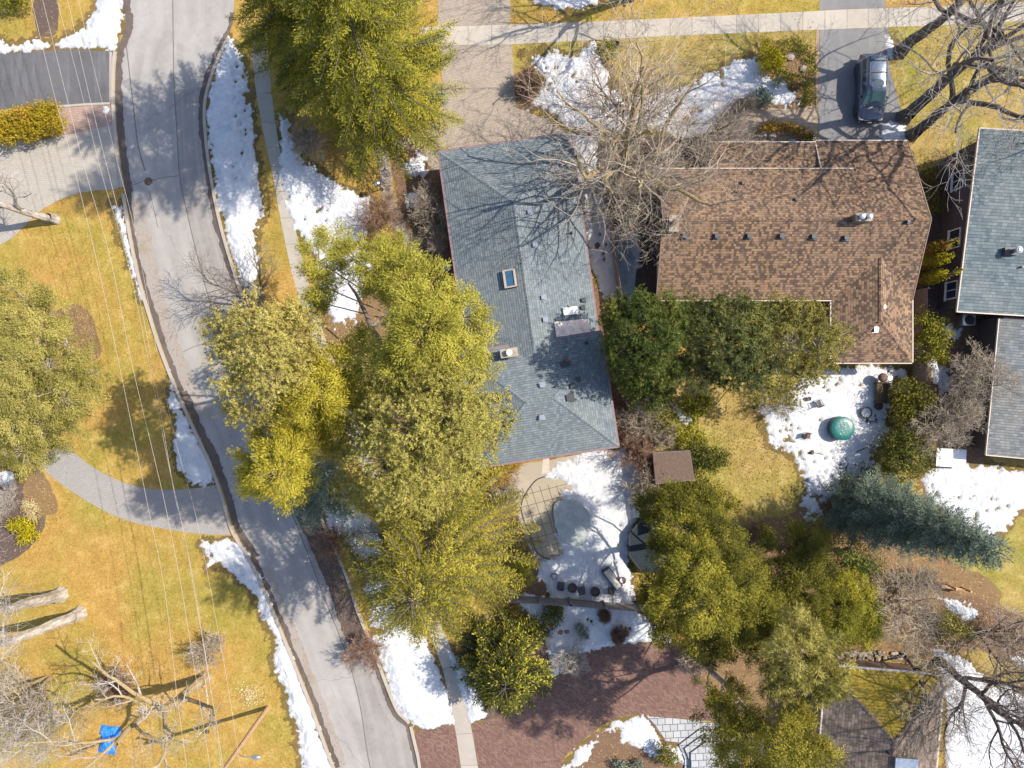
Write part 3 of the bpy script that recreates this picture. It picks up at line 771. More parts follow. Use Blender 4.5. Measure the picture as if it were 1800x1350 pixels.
sheet('path', [(660, 262), (682, 258), (688, 300), (692, 350), (716, 400), (735, 420), (752, 480), (740, 490), (715, 440), (690, 400), (672, 352), (668, 300)], .012, M['paver_tan'], rough=.6)
sheet('driveway', [(1440, -60), (1556, -60), (1556, 14), (1441, 18)], .008, M['drive2'])
sheet('driveway', [(1441, 52), (1561, 49), (1562, 110), (1578, 170), (1592, 225), (1600, 262), (1437, 262)], .012, M['drive2'])
line('driveway_edge', [(1437, 54), (1436, 120), (1436, 186)], .2, .0, M['stone_strip'], .02)
sheet('path', [(1240, 215), (1300, 196), (1350, 190), (1395, 193), (1420, 188), (1436, 184), (1437, 228), (1432, 250), (1250, 252)], .012, M['flag_tan'], rough=.5)
sheet('driveway', smooth([(730, 1288), (800, 1275), (830, 1272), (862, 1264), (905, 1240), (955, 1205), (985, 1180), (1020, 1155), (1060, 1138), (1100, 1130), (1150, 1131), (1190, 1133), (1260, 1150), (1290, 1200), (1290, 1262), (1200, 1264), (1145, 1260), (1120, 1256), (1080, 1264), (1045, 1285), (1012, 1312), (988, 1340), (960, 1420), (740, 1420)], 4, True), .008, M['paver_red'])
sheet('patio', [(1138, 1259), (1180, 1262), (1235, 1268), (1290, 1275), (1300, 1420), (1205, 1420), (1205, 1330), (1195, 1306), (1170, 1303), (1160, 1290)], .0155, M['flag'])
for i, (pts, z) in enumerate(((([(1193, 1308), (1230, 1280), (1300, 1284), (1300, 1420), (1203, 1420), (1203, 1332)]), .15), (([(1202, 1312), (1234, 1289), (1300, 1292), (1300, 1420), (1210, 1420), (1210, 1333)]), .30), (([(1212, 1318), (1238, 1299), (1300, 1300), (1300, 1420), (1212, 1420)]), .45))):
    b = BM(); prism(b, [P(*p) for p in pts], 0.0, z); tag(fin('patio_step', b, M['flag']), kind='structure')
line('edging', [(1132, 1256), (1150, 1275), (1170, 1304), (1196, 1307)], .16, 0, M['paver_red'], .05)
# stepping flags by the red brick edge and the concrete round the pool
sheet('pool_deck', smooth([(898, 825), (960, 810), (1010, 800), (1060, 792), (1090, 800), (1100, 850), (1100, 980), (1060, 1010), (960, 1000), (935, 972), (918, 930), (908, 890)], 4, True), .008, M['deck'])
sheet('path', [(955, 800), (966, 798), (965, 830), (952, 834)], .0125, M['cream'])
pool = smooth([(938, 848), (958, 838), (985, 840), (1010, 858), (1032, 885), (1042, 925), (1032, 965), (1005, 985), (975, 985), (945, 972), (930, 935), (918, 905), (918, 880)], 4, True)
sheet('pool_cover', pool, .016, M['poolcover'], kind=None)
po = COL.objects['pool_cover']; tag(po, 'beige swimming pool cover crossed by a grid of dark straps', 'pool cover')
b = BM()
for k in range(-1, 8):
    x0 = 922 + k * 15
    ribbon(b, [(x0 - 4, 852 + abs(k - 3) * 2), (x0 + 12, 905), (x0 + 34, 980)], .03, .021, .021)
for k in range(7):
    y0 = 858 + k * 20
    ribbon(b, [(908, y0 + 12 + 4), (960, y0 + 2), (1046, y0 - 20)], .03, .0245, .0245)
st = fin('strap', b, M['black'], po, normals=False)
b = BM()
for i in range(len(pool)):
    p, q = pool[i], pool[(i + 1) % len(pool)]
    if p[0] < 1000: ribbon(b, [p, q], .09, .0265, .0265)
fin('hem', b, M['charcoal'], po, normals=False)
sheet('ice', ragged(smooth([(978, 882), (1000, 880), (1022, 888), (1036, 908), (1036, 940), (1026, 958), (1005, 957), (985, 948), (975, 930), (972, 900)], 4, True), 6, .9, 3), .172, M['ice'])

# planting beds
for bi_, (pts, m, rz_) in enumerate((
    ([(60, 0), (82, -40), (100, 0), (102, 45), (92, 66), (70, 62), (62, 40)], 'soil', 2),
    ([(-40, 880), (30, 850), (70, 870), (82, 920), (60, 955), (20, 985), (-40, 995)], 'soil', 2),
    ([(105, 545), (140, 540), (165, 565), (176, 605), (165, 632), (110, 640), (60, 640), (60, 560)], 'litter', 3),
    ([(700, 240), (768, 238), (790, 290), (800, 420), (815, 520), (760, 480), (735, 420), (715, 390), (694, 340), (690, 280)], 'bed', 3),
    ([(560, 560), (640, 500), (800, 520), (860, 600), (890, 830), (920, 960), (800, 1010), (700, 900), (620, 720)], 'litter', 4),
    ([(1020, 520), (1060, 510), (1110, 560), (1140, 700), (1160, 880), (1140, 900), (1120, 800), (1090, 790), (1060, 600)], 'bed', 3),
    ([(900, 870), (915, 900), (930, 960), (950, 990), (960, 1045), (900, 1050), (880, 950)], 'bed', 2),
    ([(905, 130), (940, 128), (955, 160), (950, 188), (925, 196), (908, 190)], 'bed', 2),
    ([(1010, 240), (1060, 250), (1140, 240), (1250, 240), (1250, 300), (1160, 300), (1160, 460), (1140, 540), (1085, 540), (1062, 400)], 'soil', 3),
    ([(1335, 120), (1370, 70), (1425, 90), (1436, 120), (1437, 188), (1390, 192), (1330, 190)], 'litter', 2),
    ([(1318, 228), (1380, 218), (1424, 232), (1434, 252), (1310, 254)], 'bed', 1),
    ([(1430, 870), (1480, 890), (1500, 930), (1600, 960), (1700, 1000), (1760, 1040), (1740, 1120), (1640, 1160), (1480, 1140), (1350, 1000), (1300, 930), (1390, 900)], 'litter', 4),
    ([(1615, 520), (1680, 540), (1760, 560), (1745, 800), (1640, 780), (1610, 700)], 'bed', 3),
    ([(1606, 330), (1640, 292), (1690, 296), (1660, 560), (1612, 540)], 'soil', 2),
    ([(60, 820), (90, 850), (100, 900), (60, 900), (40, 860)], 'litter', 2),
    ([(870, 1080), (940, 1110), (962, 1150), (960, 1195), (880, 1260), (830, 1250), (810, 1160), (840, 1090)], 'soil', 3),
    ([(1040, 1290), (1110, 1290), (1140, 1320), (1200, 1330), (1200, 1400), (1010, 1400)], 'bed', 2),
    ([(600, 890), (660, 900), (740, 1090), (700, 1130), (650, 1060), (620, 980)], 'soil', 3),
    ([(1250, 1140), (1480, 1150), (1470, 1250), (1300, 1330), (1250, 1250)], 'litter', 3),
    ([(1650, 1040), (1740, 1060), (1850, 1120), (1850, 1170), (1700, 1130)], 'bed', 3))):
    sheet('planting_bed', ragged(smooth(pts, 4, True), 7, rz_ * .5, len(pts)), .0048 + .0002 * bi_, M[m])
sheet('path', [(1080, 400), (1098, 398), (1122, 420), (1118, 470), (1112, 530), (1092, 530)], .012, M['shaded_snow'], rough=.7)

# ---------------------------------------------------------------- snow
snow([(212, -20), (220, 30), (207, 88), (195, 90), (120, 84), (60, 92), (-20, 96), (-20, 66), (30, 80), (60, 66), (90, 74), (130, 60), (145, 48), (160, 20), (172, -20)], 1, .35, depth=.28)
snow([(402, 66), (424, 84), (440, 140), (446, 200), (450, 270), (458, 330), (466, 380), (446, 400), (452, 470), (458, 525), (436, 525), (415, 470), (400, 420), (383, 365), (371, 300), (362, 235), (362, 185), (372, 135), (388, 92)], 2, .45, depth=.22,
     dents=trail([(412, 110), (418, 160), (426, 250), (418, 320)], 7, 2, 5) + trail([(430, 120), (432, 230), (424, 330)], 11, 3, 4))
snow([(488, 195), (512, 215), (535, 290), (565, 300), (605, 325), (655, 350), (648, 385), (640, 425), (600, 440), (560, 450), (530, 430), (506, 375), (492, 310), (486, 250)], 3, .6, .35, dents=trail([(530, 350), (600, 390)], 12, 8, 14))
snow([(555, 445), (640, 440), (650, 500), (625, 560), (590, 580), (560, 520)], 33, .9, .6)
snow([(197, 360), (214, 362), (240, 470), (256, 530), (246, 526), (229, 475), (213, 420)], 4, .25, depth=.2)
snow([(298, 650), (312, 690), (335, 745), (372, 812), (381, 848), (362, 853), (338, 852), (314, 824), (303, 780), (308, 740), (297, 705)], 5, .3, depth=.28)
snow([(352, 955), (400, 948), (430, 962), (458, 1012), (487, 1080), (516, 1155), (546, 1232), (572, 1308), (590, 1360), (528, 1360), (522, 1290), (500, 1220), (480, 1170), (482, 1130), (462, 1090), (455, 1060), (432, 1030), (402, 1005), (388, 990), (365, 1000)], 6, .35, depth=.28, dents=trail([(362, 985), (385, 992)], 5, 5, 5))
snow([(560, 880), (640, 880), (668, 920), (680, 980), (652, 1000), (628, 968), (600, 950), (585, 935)], 7, .5, .4)
snow([(640, 1000), (690, 1010), (740, 1100), (700, 1120), (655, 1100)], 77, .8, .7)
snow([(655, 1118), (700, 1105), (745, 1120), (772, 1175), (795, 1245), (797, 1272), (762, 1284), (722, 1277), (700, 1256), (682, 1205), (668, 1165)], 8, .25, depth=.28, dents=trail([(722, 1175), (748, 1210)], 9, 3, 4))
snow([(784, 1140), (812, 1150), (830, 1200), (852, 1240), (862, 1262), (826, 1272), (815, 1240), (802, 1190)], 9, .25, depth=.2)
snow([(920, 95), (975, 85), (1000, 100), (1045, 78), (1065, 120), (1085, 160), (1100, 178), (1140, 165), (1200, 155), (1255, 125), (1300, 108), (1330, 92), (1345, 132), (1378, 150), (1414, 182), (1370, 187), (1330, 172), (1300, 190), (1272, 212), (1240, 248), (1200, 240), (1130, 225), (1060, 240), (1005, 240), (972, 200), (940, 190), (928, 195), (952, 150), (935, 115)], 10, .6, 1.4, dents=trail([(940, 110), (1010, 140), (1080, 190)], 10, 9, 16) + trail([(970, 100), (990, 200)], 12, 19, 14))
snow([(1004, 232), (1046, 246), (1066, 330), (1079, 420), (1090, 525), (1056, 530), (1030, 420), (1014, 320)], 11, .22, .2, dents=trail([(1040, 300), (1062, 480)], 18, 4, 9))
snow([(1104, 405), (1124, 410), (1130, 470), (1112, 480), (1108, 440)], 12, .4, .5, depth=.1)
snow([(960, 838), (975, 818), (1005, 802), (1050, 790), (1095, 785), (1122, 810), (1137, 860), (1132, 900), (1108, 940), (1105, 1000), (1122, 1075), (1050, 1068), (975, 1058), (950, 1025), (945, 990), (975, 978), (990, 965), (972, 945), (974, 910), (976, 885), (985, 862), (1005, 858), (990, 848)], 13, .35, .15, depth=.14, dents=trail([(1040, 910), (1080, 930), (1090, 990)], 13, 6, 16))
snow([(885, 1040), (960, 1044), (1110, 1052), (1150, 1100), (1192, 1132), (1140, 1131), (1080, 1132), (1040, 1145), (1000, 1168), (968, 1200), (962, 1160), (958, 1110), (930, 1085)], 14, .35, .35, dents=trail([(1020, 1090), (1150, 1110)], 16, 7, 14))
snow([(985, 1355), (1012, 1318), (1050, 1287), (1088, 1264), (1130, 1255), (1150, 1280), (1166, 1308), (1195, 1312), (1208, 1345), (1180, 1345), (1160, 1330), (1140, 1330), (1112, 1315), (1090, 1310), (1085, 1285), (1060, 1290), (1045, 1320), (1025, 1350)], 15, .4, .25)
snow([(1412, 655), (1470, 642), (1598, 640), (1600, 690), (1565, 692), (1562, 755), (1540, 790), (1532, 830), (1480, 855), (1452, 885), (1425, 868), (1408, 835), (1388, 800), (1350, 770), (1335, 722), (1380, 695)], 16, .65, 1.15, dents=trail([(1410, 800), (1480, 812), (1540, 790)], 13, 12, 12) + trail([(1380, 720), (1420, 840)], 10, 22, 16))
snow([(1400, 865), (1440, 870), (1450, 905), (1420, 915)], 36, .8, 1.1)
snow([(1618, 835), (1660, 815), (1740, 818), (1830, 830), (1830, 880), (1790, 905), (1745, 945), (1700, 930), (1660, 900), (1625, 865)], 17, .5, 1.2, dents=trail([(1680, 905), (1790, 870)], 15, 13, 14))
snow([(1632, 625), (1662, 640), (1696, 690), (1650, 692), (1634, 670)], 18, .4, .4)
snow([(1660, 575), (1690, 580), (1690, 600), (1665, 600)], 38, .5, .6)
snow([(1640, 1140), (1690, 1150), (1725, 1195), (1840, 1225), (1840, 1400), (1655, 1400), (1662, 1290), (1660, 1200)], 19, .5, .8)
snow([(1648, 1048), (1690, 1055), (1724, 1075), (1700, 1092), (1665, 1072)], 20, .5, .5)
snow([(1765, 1148), (1840, 1155), (1840, 1190), (1790, 1172)], 21, .4, .4)
snow([(915, -30), (1070, -30), (1052, 14), (985, 19), (940, 8)], 22, .4, .3)
snow([(700, 290), (735, 268), (755, 275), (750, 310), (712, 305)], 23, .5, .6)
snow([(706, 335), (735, 335), (745, 365), (715, 368)], 24, .5, .6)
snow([(1553, 62), (1568, 60), (1576, 90), (1574, 108), (1553, 108)], 25, .1, depth=.5, rough=1.5)
snow([(1547, 218), (1568, 208), (1588, 210), (1597, 246), (1572, 264), (1547, 252)], 26, .12, depth=.55, rough=1.5)
snow([(1380, 240), (1400, 243), (1404, 252), (1384, 252)], 27, .2, depth=.1)
snow([(180, 184), (192, 186), (190, 200), (180, 198)], 28, .3, depth=.15)
snow([(1175, 706), (1190, 712), (1218, 738), (1208, 745), (1188, 730)], 29, .35, depth=.1)
snow([(-20, 828), (18, 830), (28, 845), (10, 856), (-20, 852)], 30, .4, .3)
snow([(1335, 228), (1350, 232), (1348, 244), (1335, 242)], 31, .3, depth=.08)

# ================================================================ HOUSES
def roof_mesh(name, planes, mat, root):
    """planes: list of (points, eave direction); shingle coordinates run along the eave and up the slope, in metres"""
    bm = BM(); uvl = bm.loops.layers.uv.new('UVMap')
    for pts, e in planes:
        pts = [Vector(p) for p in pts]; e = Vector(e).normalized()
        n = Vector((0, 0, 0))
        for i in range(len(pts)): n += (pts[i] - pts[0]).cross(pts[(i + 1) % len(pts)] - pts[0])
        n.normalize()
        if n.z < 0: n = -n
        up = n.cross(e).normalized()
        if up.z < 0: up = -up
        f = bm.faces.new([bm.verts.new(p) for p in pts])
        f.normal_update()
        if f.normal.z < 0: f.normal_flip()
        for l in f.loops: l[uvl].uv = (l.vert.co.dot(e), l.vert.co.dot(up))
    return fin(name, bm, mat, root, normals=False)
def trim(name, edges, wd, ht, mat, root, dz=-.07):
    bm = BM()
    for a, b in edges: beam(bm, Vector(a) + Vector((0, 0, dz)), Vector(b) + Vector((0, 0, dz)), wd, ht)
    return fin(name, bm, mat, root)
def caps(edges, mat, root, wd=.24):
    bm = BM(); uvl = bm.loops.layers.uv.new('UVMap')
    for a, b in edges:
        a = Vector(a); b = Vector(b); d = (b - a).normalized(); s = d.cross(Vector((0, 0, 1))).normalized() * wd / 2
        n = max(1, int((b - a).length / .28))
        for i in range(n):
            p = a.lerp(b, i / n) ; q = a.lerp(b, (i + 1) / n); u = Vector((0, 0, .035)); dn = Vector((0, 0, -.03))
            for sg in (1, -1):
                vs = [p + u, q + u * .6, q + s * sg + dn, p + s * sg + dn * .6]
                f = bm.faces.new([bm.verts.new(v) for v in vs]); f.normal_update()
                if f.normal.z < 0: f.normal_flip()
                for l, uv in zip(f.loops, ((0, 0), (.3, 0), (.3, .15), (0, .15))): l[uvl].uv = (uv[0] + i * .37, uv[1] + i * .19)
    return fin('ridge_cap', bm, mat, root, normals=False)
def window(root, c, wd, ht, rz, parent=None):
    """window on a wall; c centre, rz direction the wall faces"""
    n = Vector((math.cos(rz), math.sin(rz), 0)); s = Vector((-n.y, n.x, 0)); c = Vector(c)
    bm = BM()
    for k in (-1, 1):
        box(bm, c + s * k * wd / 2, (.09, .09, ht + .09), rz); box(bm, c + Vector((0, 0, k * ht / 2)), (.08, wd, .08), rz)
    box(bm, c, (.06, .05, ht - .08), rz); box(bm, c + n * .03 + Vector((0, 0, -ht / 2 - .07)), (.16, wd + .2, .05), rz)
    o = fin('window', bm, M['white'], root)
    bm = BM(); box(bm, c - n * .0, (.03, wd - .02, ht - .02), rz); fin('pane', bm, M['glass'], o)
    return o
def vent(root, px, py, z, s=.3, mat='charcoal', rz=0, h=.16):
    """a square roof vent with a flared base and hooded top"""
    c = P(px, py, z); bm = BM()
    box(bm, c + Vector((0, 0, .0)), (s * 1.5, s * 1.5, .04), rz); box(bm, c + Vector((0, 0, h * .5)), (s * .8, s * .8, h), rz)
    box(bm, c + Vector((0, 0, h + .03)), (s * 1.05, s * 1.05, .06), rz)
    bmesh.ops.bevel(bm, geom=bm.edges[:], offset=.012, segments=1, affect='EDGES')
    return fin('vent', bm, M[mat], root)
def pipe(root, px, py, z, r=.06, h=.4, mat='black'):
    c = P(px, py, z); bm = BM(); rod(bm, c - Vector((0, 0, .1)), c + Vector((0, 0, h)), r, n=10); rod(bm, c - Vector((0, 0, .02)), c + Vector((0, 0, .06)), r * 2.2, r * 1.1, n=10)
    return fin('vent_pipe', bm, M[mat], root)
def chimney(root, px, py, z, sx, sy, h, rz, mat, flues=1, flue='white'):
    c = P(px, py, z); bm = BM(); box(bm, c + Vector((0, 0, h / 2 - .4)), (sx, sy, h + .8), rz); o = fin('chimney', bm, M[mat], root)
    bm = BM(); box(bm, c + Vector((0, 0, h + .05)), (sx + .08, sy + .08, .07), rz); fin('cap', bm, M['stone'], o)
    for k in range(flues):
        q = c + Vector((math.cos(rz), math.sin(rz), 0)) * ((k - (flues - 1) / 2) * sx * .48) + Vector((0, 0, h + .1))
        bm = BM(); lathe(bm, [(.13, -.05), (.13, .22), (.20, .24), (.20, .32), (.05, .38)], q, 14); fin('flue', bm, M[flue], o, smooth=False)
    return o

# ---- blue-grey hipped house in the middle
hb = thing('house', 'long blue-grey shingled house with hipped roof, skylight and plum gutters beside the pool', 'house', P(930, 520))
TL, TR = P(770, 268, 3.0), P(1003, 233, 3.0); BR = P(1052, 580, 3.0)
v = (BR - TR).normalized(); wdir = (TL - TR); wid_ = wdir.dot(Vector((-v.y, v.x, 0)))
wv = Vector((-v.y, v.x, 0)) * (1 if wid_ > 0 else -1); wid_ = abs(wid_)
TL = TR + wv * wid_
Lm = (BR - TR).length; hw = wid_ / 2; pit = .345
rz_b = math.atan2(v.y, v.x)
R0 = TR + wv * hw + v * hw + Vector((0, 0, hw * pit)); R1 = TR + wv * hw + v * (Lm + 3.3) + Vector((0, 0, hw * pit))
e2 = v * (Lm + .42); BRe = TR + e2; BLe = TL + e2
WTR = P(1057, 582, 4.0); WBR = P(1088, 785, 4.0); wl = (WBR - WTR); D = wl.length; v2 = wl.normalized(); w2 = Vector((-v2.y, v2.x, 0))
if w2.dot(wv) < 0: w2 = -w2
WW = 9.75; WTL = WTR + w2 * WW; WBL = WBR + w2 * WW; hd = D / 2; up = Vector((0, 0, hd * .34))
Ra = WTR + v2 * hd + w2 * hd + up; Rb = WTR + v2 * hd + w2 * (WW - hd) + up
main = roof_mesh('roof', [((TR, BRe, R1, R0), v), ((TL, R0, R1, BLe), v), ((TL, TR, R0), wv)], M['roof_blue'], hb)
wing = roof_mesh('roof', [((WTR, WBR, Ra), v2), ((WTL, Rb, WBL), v2), ((WTL, WTR, Ra, Rb), w2), ((WBL, Rb, Ra, WBR), w2)], M['roof_blue'], hb)
wing['label'] = 'higher hipped roof over the wing beside the pool'
caps([(TL, R0), (TR, R0), (R0, R0 + v * (Lm - hw + .5))], M['roof_blue'], main)
caps([(WTL, Rb), (WBL, Rb), (WTR, Ra), (WBR, Ra), (Rb, Ra)], M['roof_blue'], wing)
trim('gutter', [(TL, TR), (TR, BRe), (TL, BLe)], .13, .13, M['plum'], main, -.05)
trim('gutter', [(WTL, WTR), (WTR, WBR), (WBR, WBL), (WBL, WTL)], .13, .13, M['plum'], wing, -.05)
ins = .5
bm = BM(); prism(bm, [TR + wv * ins + v * ins, BRe + wv * ins + v * 2, BLe - wv * ins + v * 2, TL - wv * ins + v * ins], 0, 2.93)
prism(bm, [WTR + w2 * ins + v2 * ins, WBR + w2 * ins - v2 * ins, WBL - w2 * ins - v2 * ins, WTL - w2 * ins + v2 * ins], 0, 3.93)
fin('wall', bm, M['brick_buff'], hb)
bm = BM(); prism(bm, [TR + wv * .06 + v * .06, BRe + wv * .06, BLe - wv * .06, TL - wv * .06 + v * .06], 2.92, 2.945); prism(bm, [WTR + w2 * .06 + v2 * .06, WBR + w2 * .06 - v2 * .06, WBL - w2 * .06 - v2 * .06, WTL - w2 * .06 + v2 * .06], 3.92, 3.945)
fin('soffit', bm, M['cream'], hb)
for t in (.25, .5, .78):
    c = TL - wv * (ins - .03) + v * (Lm * t); window(hb, (c.x, c.y, 1.6), 1.6, 1.1, math.atan2(wv.y, wv.x))
    c = TR + wv * (ins - .03) + v * (Lm * t); window(hb, (c.x, c.y, 1.6), 1.2, 1.0, math.atan2(-wv.y, -wv.x))
for t in (.3, .7):
    c = WBR - v2 * (ins - .03) + w2 * (WW * t); window(hb, (c.x, c.y, 1.3), 1.8, 1.8, math.atan2(v2.y, v2.x))
def zmain(px, py):      # height of the main roof under a plan point
    z = 3.6
    for _ in range(4):
        p = P(px, py, z) - TR; a = p.dot(wv); z = 3.0 + min(a, wid_ - a, p.dot(v)) * pit
    return z
def zwing(px, py):
    z = 4.6
    for _ in range(4):
        p = P(px, py, z) - WTR; a = p.dot(w2); b = p.dot(v2); z = 4.0 + min(a, WW - a, b, D - b) * .34
    return z
rb = math.atan2(-v.x, v.y) + R(180)
for px, py in ((931, 373), (940, 431), (955, 523), (958, 562)): vent(main, px, py, zmain(px, py), .28, 'steel', rb)
for px, py in ((1025, 528), (1024, 541)): vent(main, px, py, zmain(px, py), .26, 'charcoal', rb)
pipe(main, 1004, 410, zmain(1004, 410), .05, .5)
for px, py, s_, m_ in ((953, 677, .3, 'steel'), (952, 733, .3, 'steel'), (1006, 679, .28, 'charcoal'), (1001, 699, .42, 'charcoal'), (1016, 667, .22, 'black')): vent(wing, px, py, zwing(px, py), s_, m_, rb)
pipe(wing, 995, 634, zwing(995, 634), .09, .45, 'copper'); pipe(wing, 1031, 603, zwing(1031, 603), .07, .4)
c = P(994, 640, zwing(994, 640)); bm = BM(); box(bm, c + Vector((.0, 0, .08)), (.62, .32, .2), rb); fin('vent', bm, M['black'], wing)
# skylight set in the west slope
c = P(898, 490, zmain(898, 490)); nrm = Vector((wv.x * pit, wv.y * pit, 1)).normalized()
tl = Matrix.Rotation(math.atan(pit), 4, 'Y')
def tilted(px, py, z, s, wvec, pitch, mat, name, root, lift=.1):
    c = P(px, py, z); a = math.atan2(wvec.y, wvec.x); m = Matrix.Translation(c) @ Matrix.Rotation(a, 4, 'Z') @ Matrix.Rotation(math.atan(pitch), 4, 'Y')
    bm = BM(); bmesh.ops.create_cube(bm, size=1, matrix=m @ Matrix.Translation((0, 0, lift)) @ Matrix.Diagonal((s[0], s[1], s[2], 1)))
    return fin(name, bm, mat, root)
sk = tilted(898, 490, zmain(898, 490), (.86, 1.25, .24), wv, pit, M['charcoal'], 'skylight', hb, .08)
a = math.atan2(wv.y, wv.x); m = Matrix.Translation(P(898, 490, zmain(898, 490))) @ Matrix.Rotation(a, 4, 'Z') @ Matrix.Rotation(math.atan(pit), 4, 'Y')
bm = BM()
for k in (-1, 1):
    bmesh.ops.create_cube(bm, size=1, matrix=m @ Matrix.Translation((k * .37, 0, .235)) @ Matrix.Diagonal((.13, 1.2, .09, 1)))
    bmesh.ops.create_cube(bm, size=1, matrix=m @ Matrix.Translation((0, k * .56, .235)) @ Matrix.Diagonal((.6, .1, .085, 1)))
fin('frame', bm, M['cream'], sk)
bm = BM(); bmesh.ops.create_cube(bm, size=1, matrix=m @ Matrix.Translation((0, 0, .21)) @ Matrix.Diagonal((.64, 1.05, .03, 1))); fin('pane', bm, M['glass_sky'], sk)
tilted(1001, 547, zmain(1001, 547), (1.05, .52, .16), -wv, pit, M['white'], 'skylight', hb, .12)
# tin cricket where the long roof meets the wing
q = [P(974, 566, zmain(974, 566) + .06), P(1035, 560, zmain(1035, 560) + .05), P(1038, 584, 3.62), P(1000, 590, 3.98), P(978, 592, 4.05)]
bm = BM(); f = bm.faces.new([bm.verts.new(p) for p in q]); bmesh.ops.triangulate(bm, faces=[f]); r_ = bmesh.ops.extrude_face_region(bm, geom=bm.faces[:]); bmesh.ops.translate(bm, verts=[x for x in r_['geom'] if isinstance(x, bmesh.types.BMVert)], vec=(0, 0, .03))
fin('flashing', bm, M['tin'], main)
chimney(hb, 895, 621, 4.35, 1.1, .52, .75, rb, 'brick_brown', 1, 'white')

# ---- brown gabled house
hn = thing('house', 'wide brown shingled house with cream fascia, twin metal flues and a hipped rear wing', 'house', P(1390, 420))
pt = .435; yr = 10.87; zr = 5.2; yb = 5.81; zb = zr - (yr - yb) * pt
X0, X1, XM, XP0, XP1 = 10.0, 27.6, 23.3, 13.8, 21.2
yf = 14.66; zf = zr - (yf - yr) * pt; yg = 16.95; zg = zr - .12 - (yg - yr) * pt
ex = Vector((1, 0, 0)); ey = Vector((0, 1, 0))
wx0, wx1, wy = 22.05, 27.6, 1.49; wh = (wx1 - wx0) / 2; wz = zb + wh * pt; wxm = (wx0 + wx1) / 2
rmain = roof_mesh('roof', [
    (((X0, yb, zb), (wx0 + .0, yb, zb), (wxm, yb + wh, wz), (X1, yb, zb), (X1, yr, zr), (X0, yr, zr)), ex),
    (((X0, yf, zf), (X0, yr, zr), (XM, yr, zr), (XM, yf, zf)), ex),
    (((XP1, yg, zg), (XP1, yr + .3, zr - .25), (X1, yr, zr - .004), (X1, yg, zg)), ex)], M['roof_brown'], hn)
porch = roof_mesh('porch_roof', [(((XP0, 16.8, 2.55), (XP0, 14.3, 3.2), (XP1 - .06, 14.3, 3.2), (XP1 - .06, 16.8, 2.55)), ex)], M['roof_brown'], hn)
rwing = roof_mesh('roof', [
    (((wx0, wy, zb), (wx0, yb, zb), (wxm, yb + wh, wz), (wxm, wy + wh, wz)), ey),
    (((wx1, wy, zb), (wxm, wy + wh, wz), (wxm, yb + wh, wz), (wx1, yb, zb)), ey),
    (((wx0, wy, zb), (wxm, wy + wh, wz), (wx1, wy, zb)), ex)], M['roof_brown'], hn)
rwing['label'] = 'hipped brown roof of the rear wing above the snowy terrace'
caps([((X0, yr, zr), (X1, yr, zr))], M['roof_brown'], rmain)
caps([((wxm, wy + wh, wz), (wxm, yb + wh, wz)), ((wx0, wy, zb), (wxm, wy + wh, wz)), ((wx1, wy, zb), (wxm, wy + wh, wz))], M['roof_brown'], rwing)
for ed_ in (((X0, yf + .06, zf), (XM, yf + .06, zf)), ((X0, yb - .06, zb), (wx0, yb - .06, zb))): trim('fascia', [ed_], .07, .15, M['cream'], rmain, -.06)
trim('fascia', [((XP1, yg + .06, zg), (X1, yg + .06, zg)),
                ((XP1 - .03, yg, zg), (XP1 - .03, yf, zf - .14))], .07, .15, M['cream'], rmain, -.06)
trim('rake_board', [((X0 - .04, yf, zf), (X0 - .04, yr, zr)), ((X0 - .04, yb, zb), (X0 - .04, yr, zr))], .07, .15, M['rake'], rmain, -.06)
trim('rake_board', [((X1 + .05, yg, zg), (X1 + .05, yr, zr)), ((X1 + .05, yb, zb), (X1 + .05, yr, zr))], .07, .15, M['rake'], rmain, -.06)
trim('fascia', [((XP0, 16.86, 2.55), (XP1 - .1, 16.86, 2.55))], .07, .16, M['cream'], porch, -.06)
trim('fascia', [((wx0, wy - .06, zb), (wx1, wy - .06, zb)), ((wx0 - .06, wy, zb), (wx0 - .06, yb - .15, zb)), ((wx1 + .06, wy, zb), (wx1 + .06, yb, zb))], .07, .16, M['cream'], rwing, -.06)
def gable_wall(bm, x0, x1, prof):
    a = [bm.verts.new((x0, y, z)) for y, z in prof]; b = [bm.verts.new((x1, y, z)) for y, z in prof]; n = len(prof)
    bm.faces.new(a); bm.faces.new(list(reversed(b)))
    for i in range(n): bm.faces.new((a[i], b[i], b[(i + 1) % n], a[(i + 1) % n]))
bm = BM()
gable_wall(bm, X0 + .55, XM - .1, [(yb + .45, 0), (yf - .45, 0), (yf - .45, zf + .10), (yr, zr - .1), (yb + .45, zb + .1)])
gable_wall(bm, XP1 + .45, X1 - .4, [(yb + .47, 0), (yg - .45, 0), (yg - .45, zg + .07), (yr, zr - .25), (yb + .47, zb + .1)])
gable_wall(bm, wx0 + .4, wx1 - .43, [(wy + .45, 0), (yb + .6, 0), (yb + .6, zb - .05), (wy + .45, zb - .05)])
fin('wall', bm, M['brick_brown'], hn)
for y in (8.2, 12.6): window(hn, (X0 + .53, y, 1.6), 1.1, 1.1, math.pi)
for x in (24.3, 26.0): window(hn, (x, wy + .43, 1.25), 1.3, 1.9, -math.pi / 2)
for x in (12.5, 15.5, 18.5): window(hn, (x, yb + .43, 1.5), 1.7, 1.3, -math.pi / 2)
def zbr(px, py):
    z = 4
    for _ in range(4): z = zr - abs(P(px, py, z).y - yr) * pt
    return z
for px, py in ((1203, 415), (1259, 415), (1316, 415), (1373, 415), (1429, 416), (1486, 418)): vent(rmain, px, py, zbr(px, py), .30, 'charcoal')
for px, py in ((1595, 390), (1305, 322), (1399, 351)): vent(rmain, px, py, zbr(px, py), .22, 'charcoal')
pipe(rmain, 1293, 338, zbr(1293, 338), .07, .35)
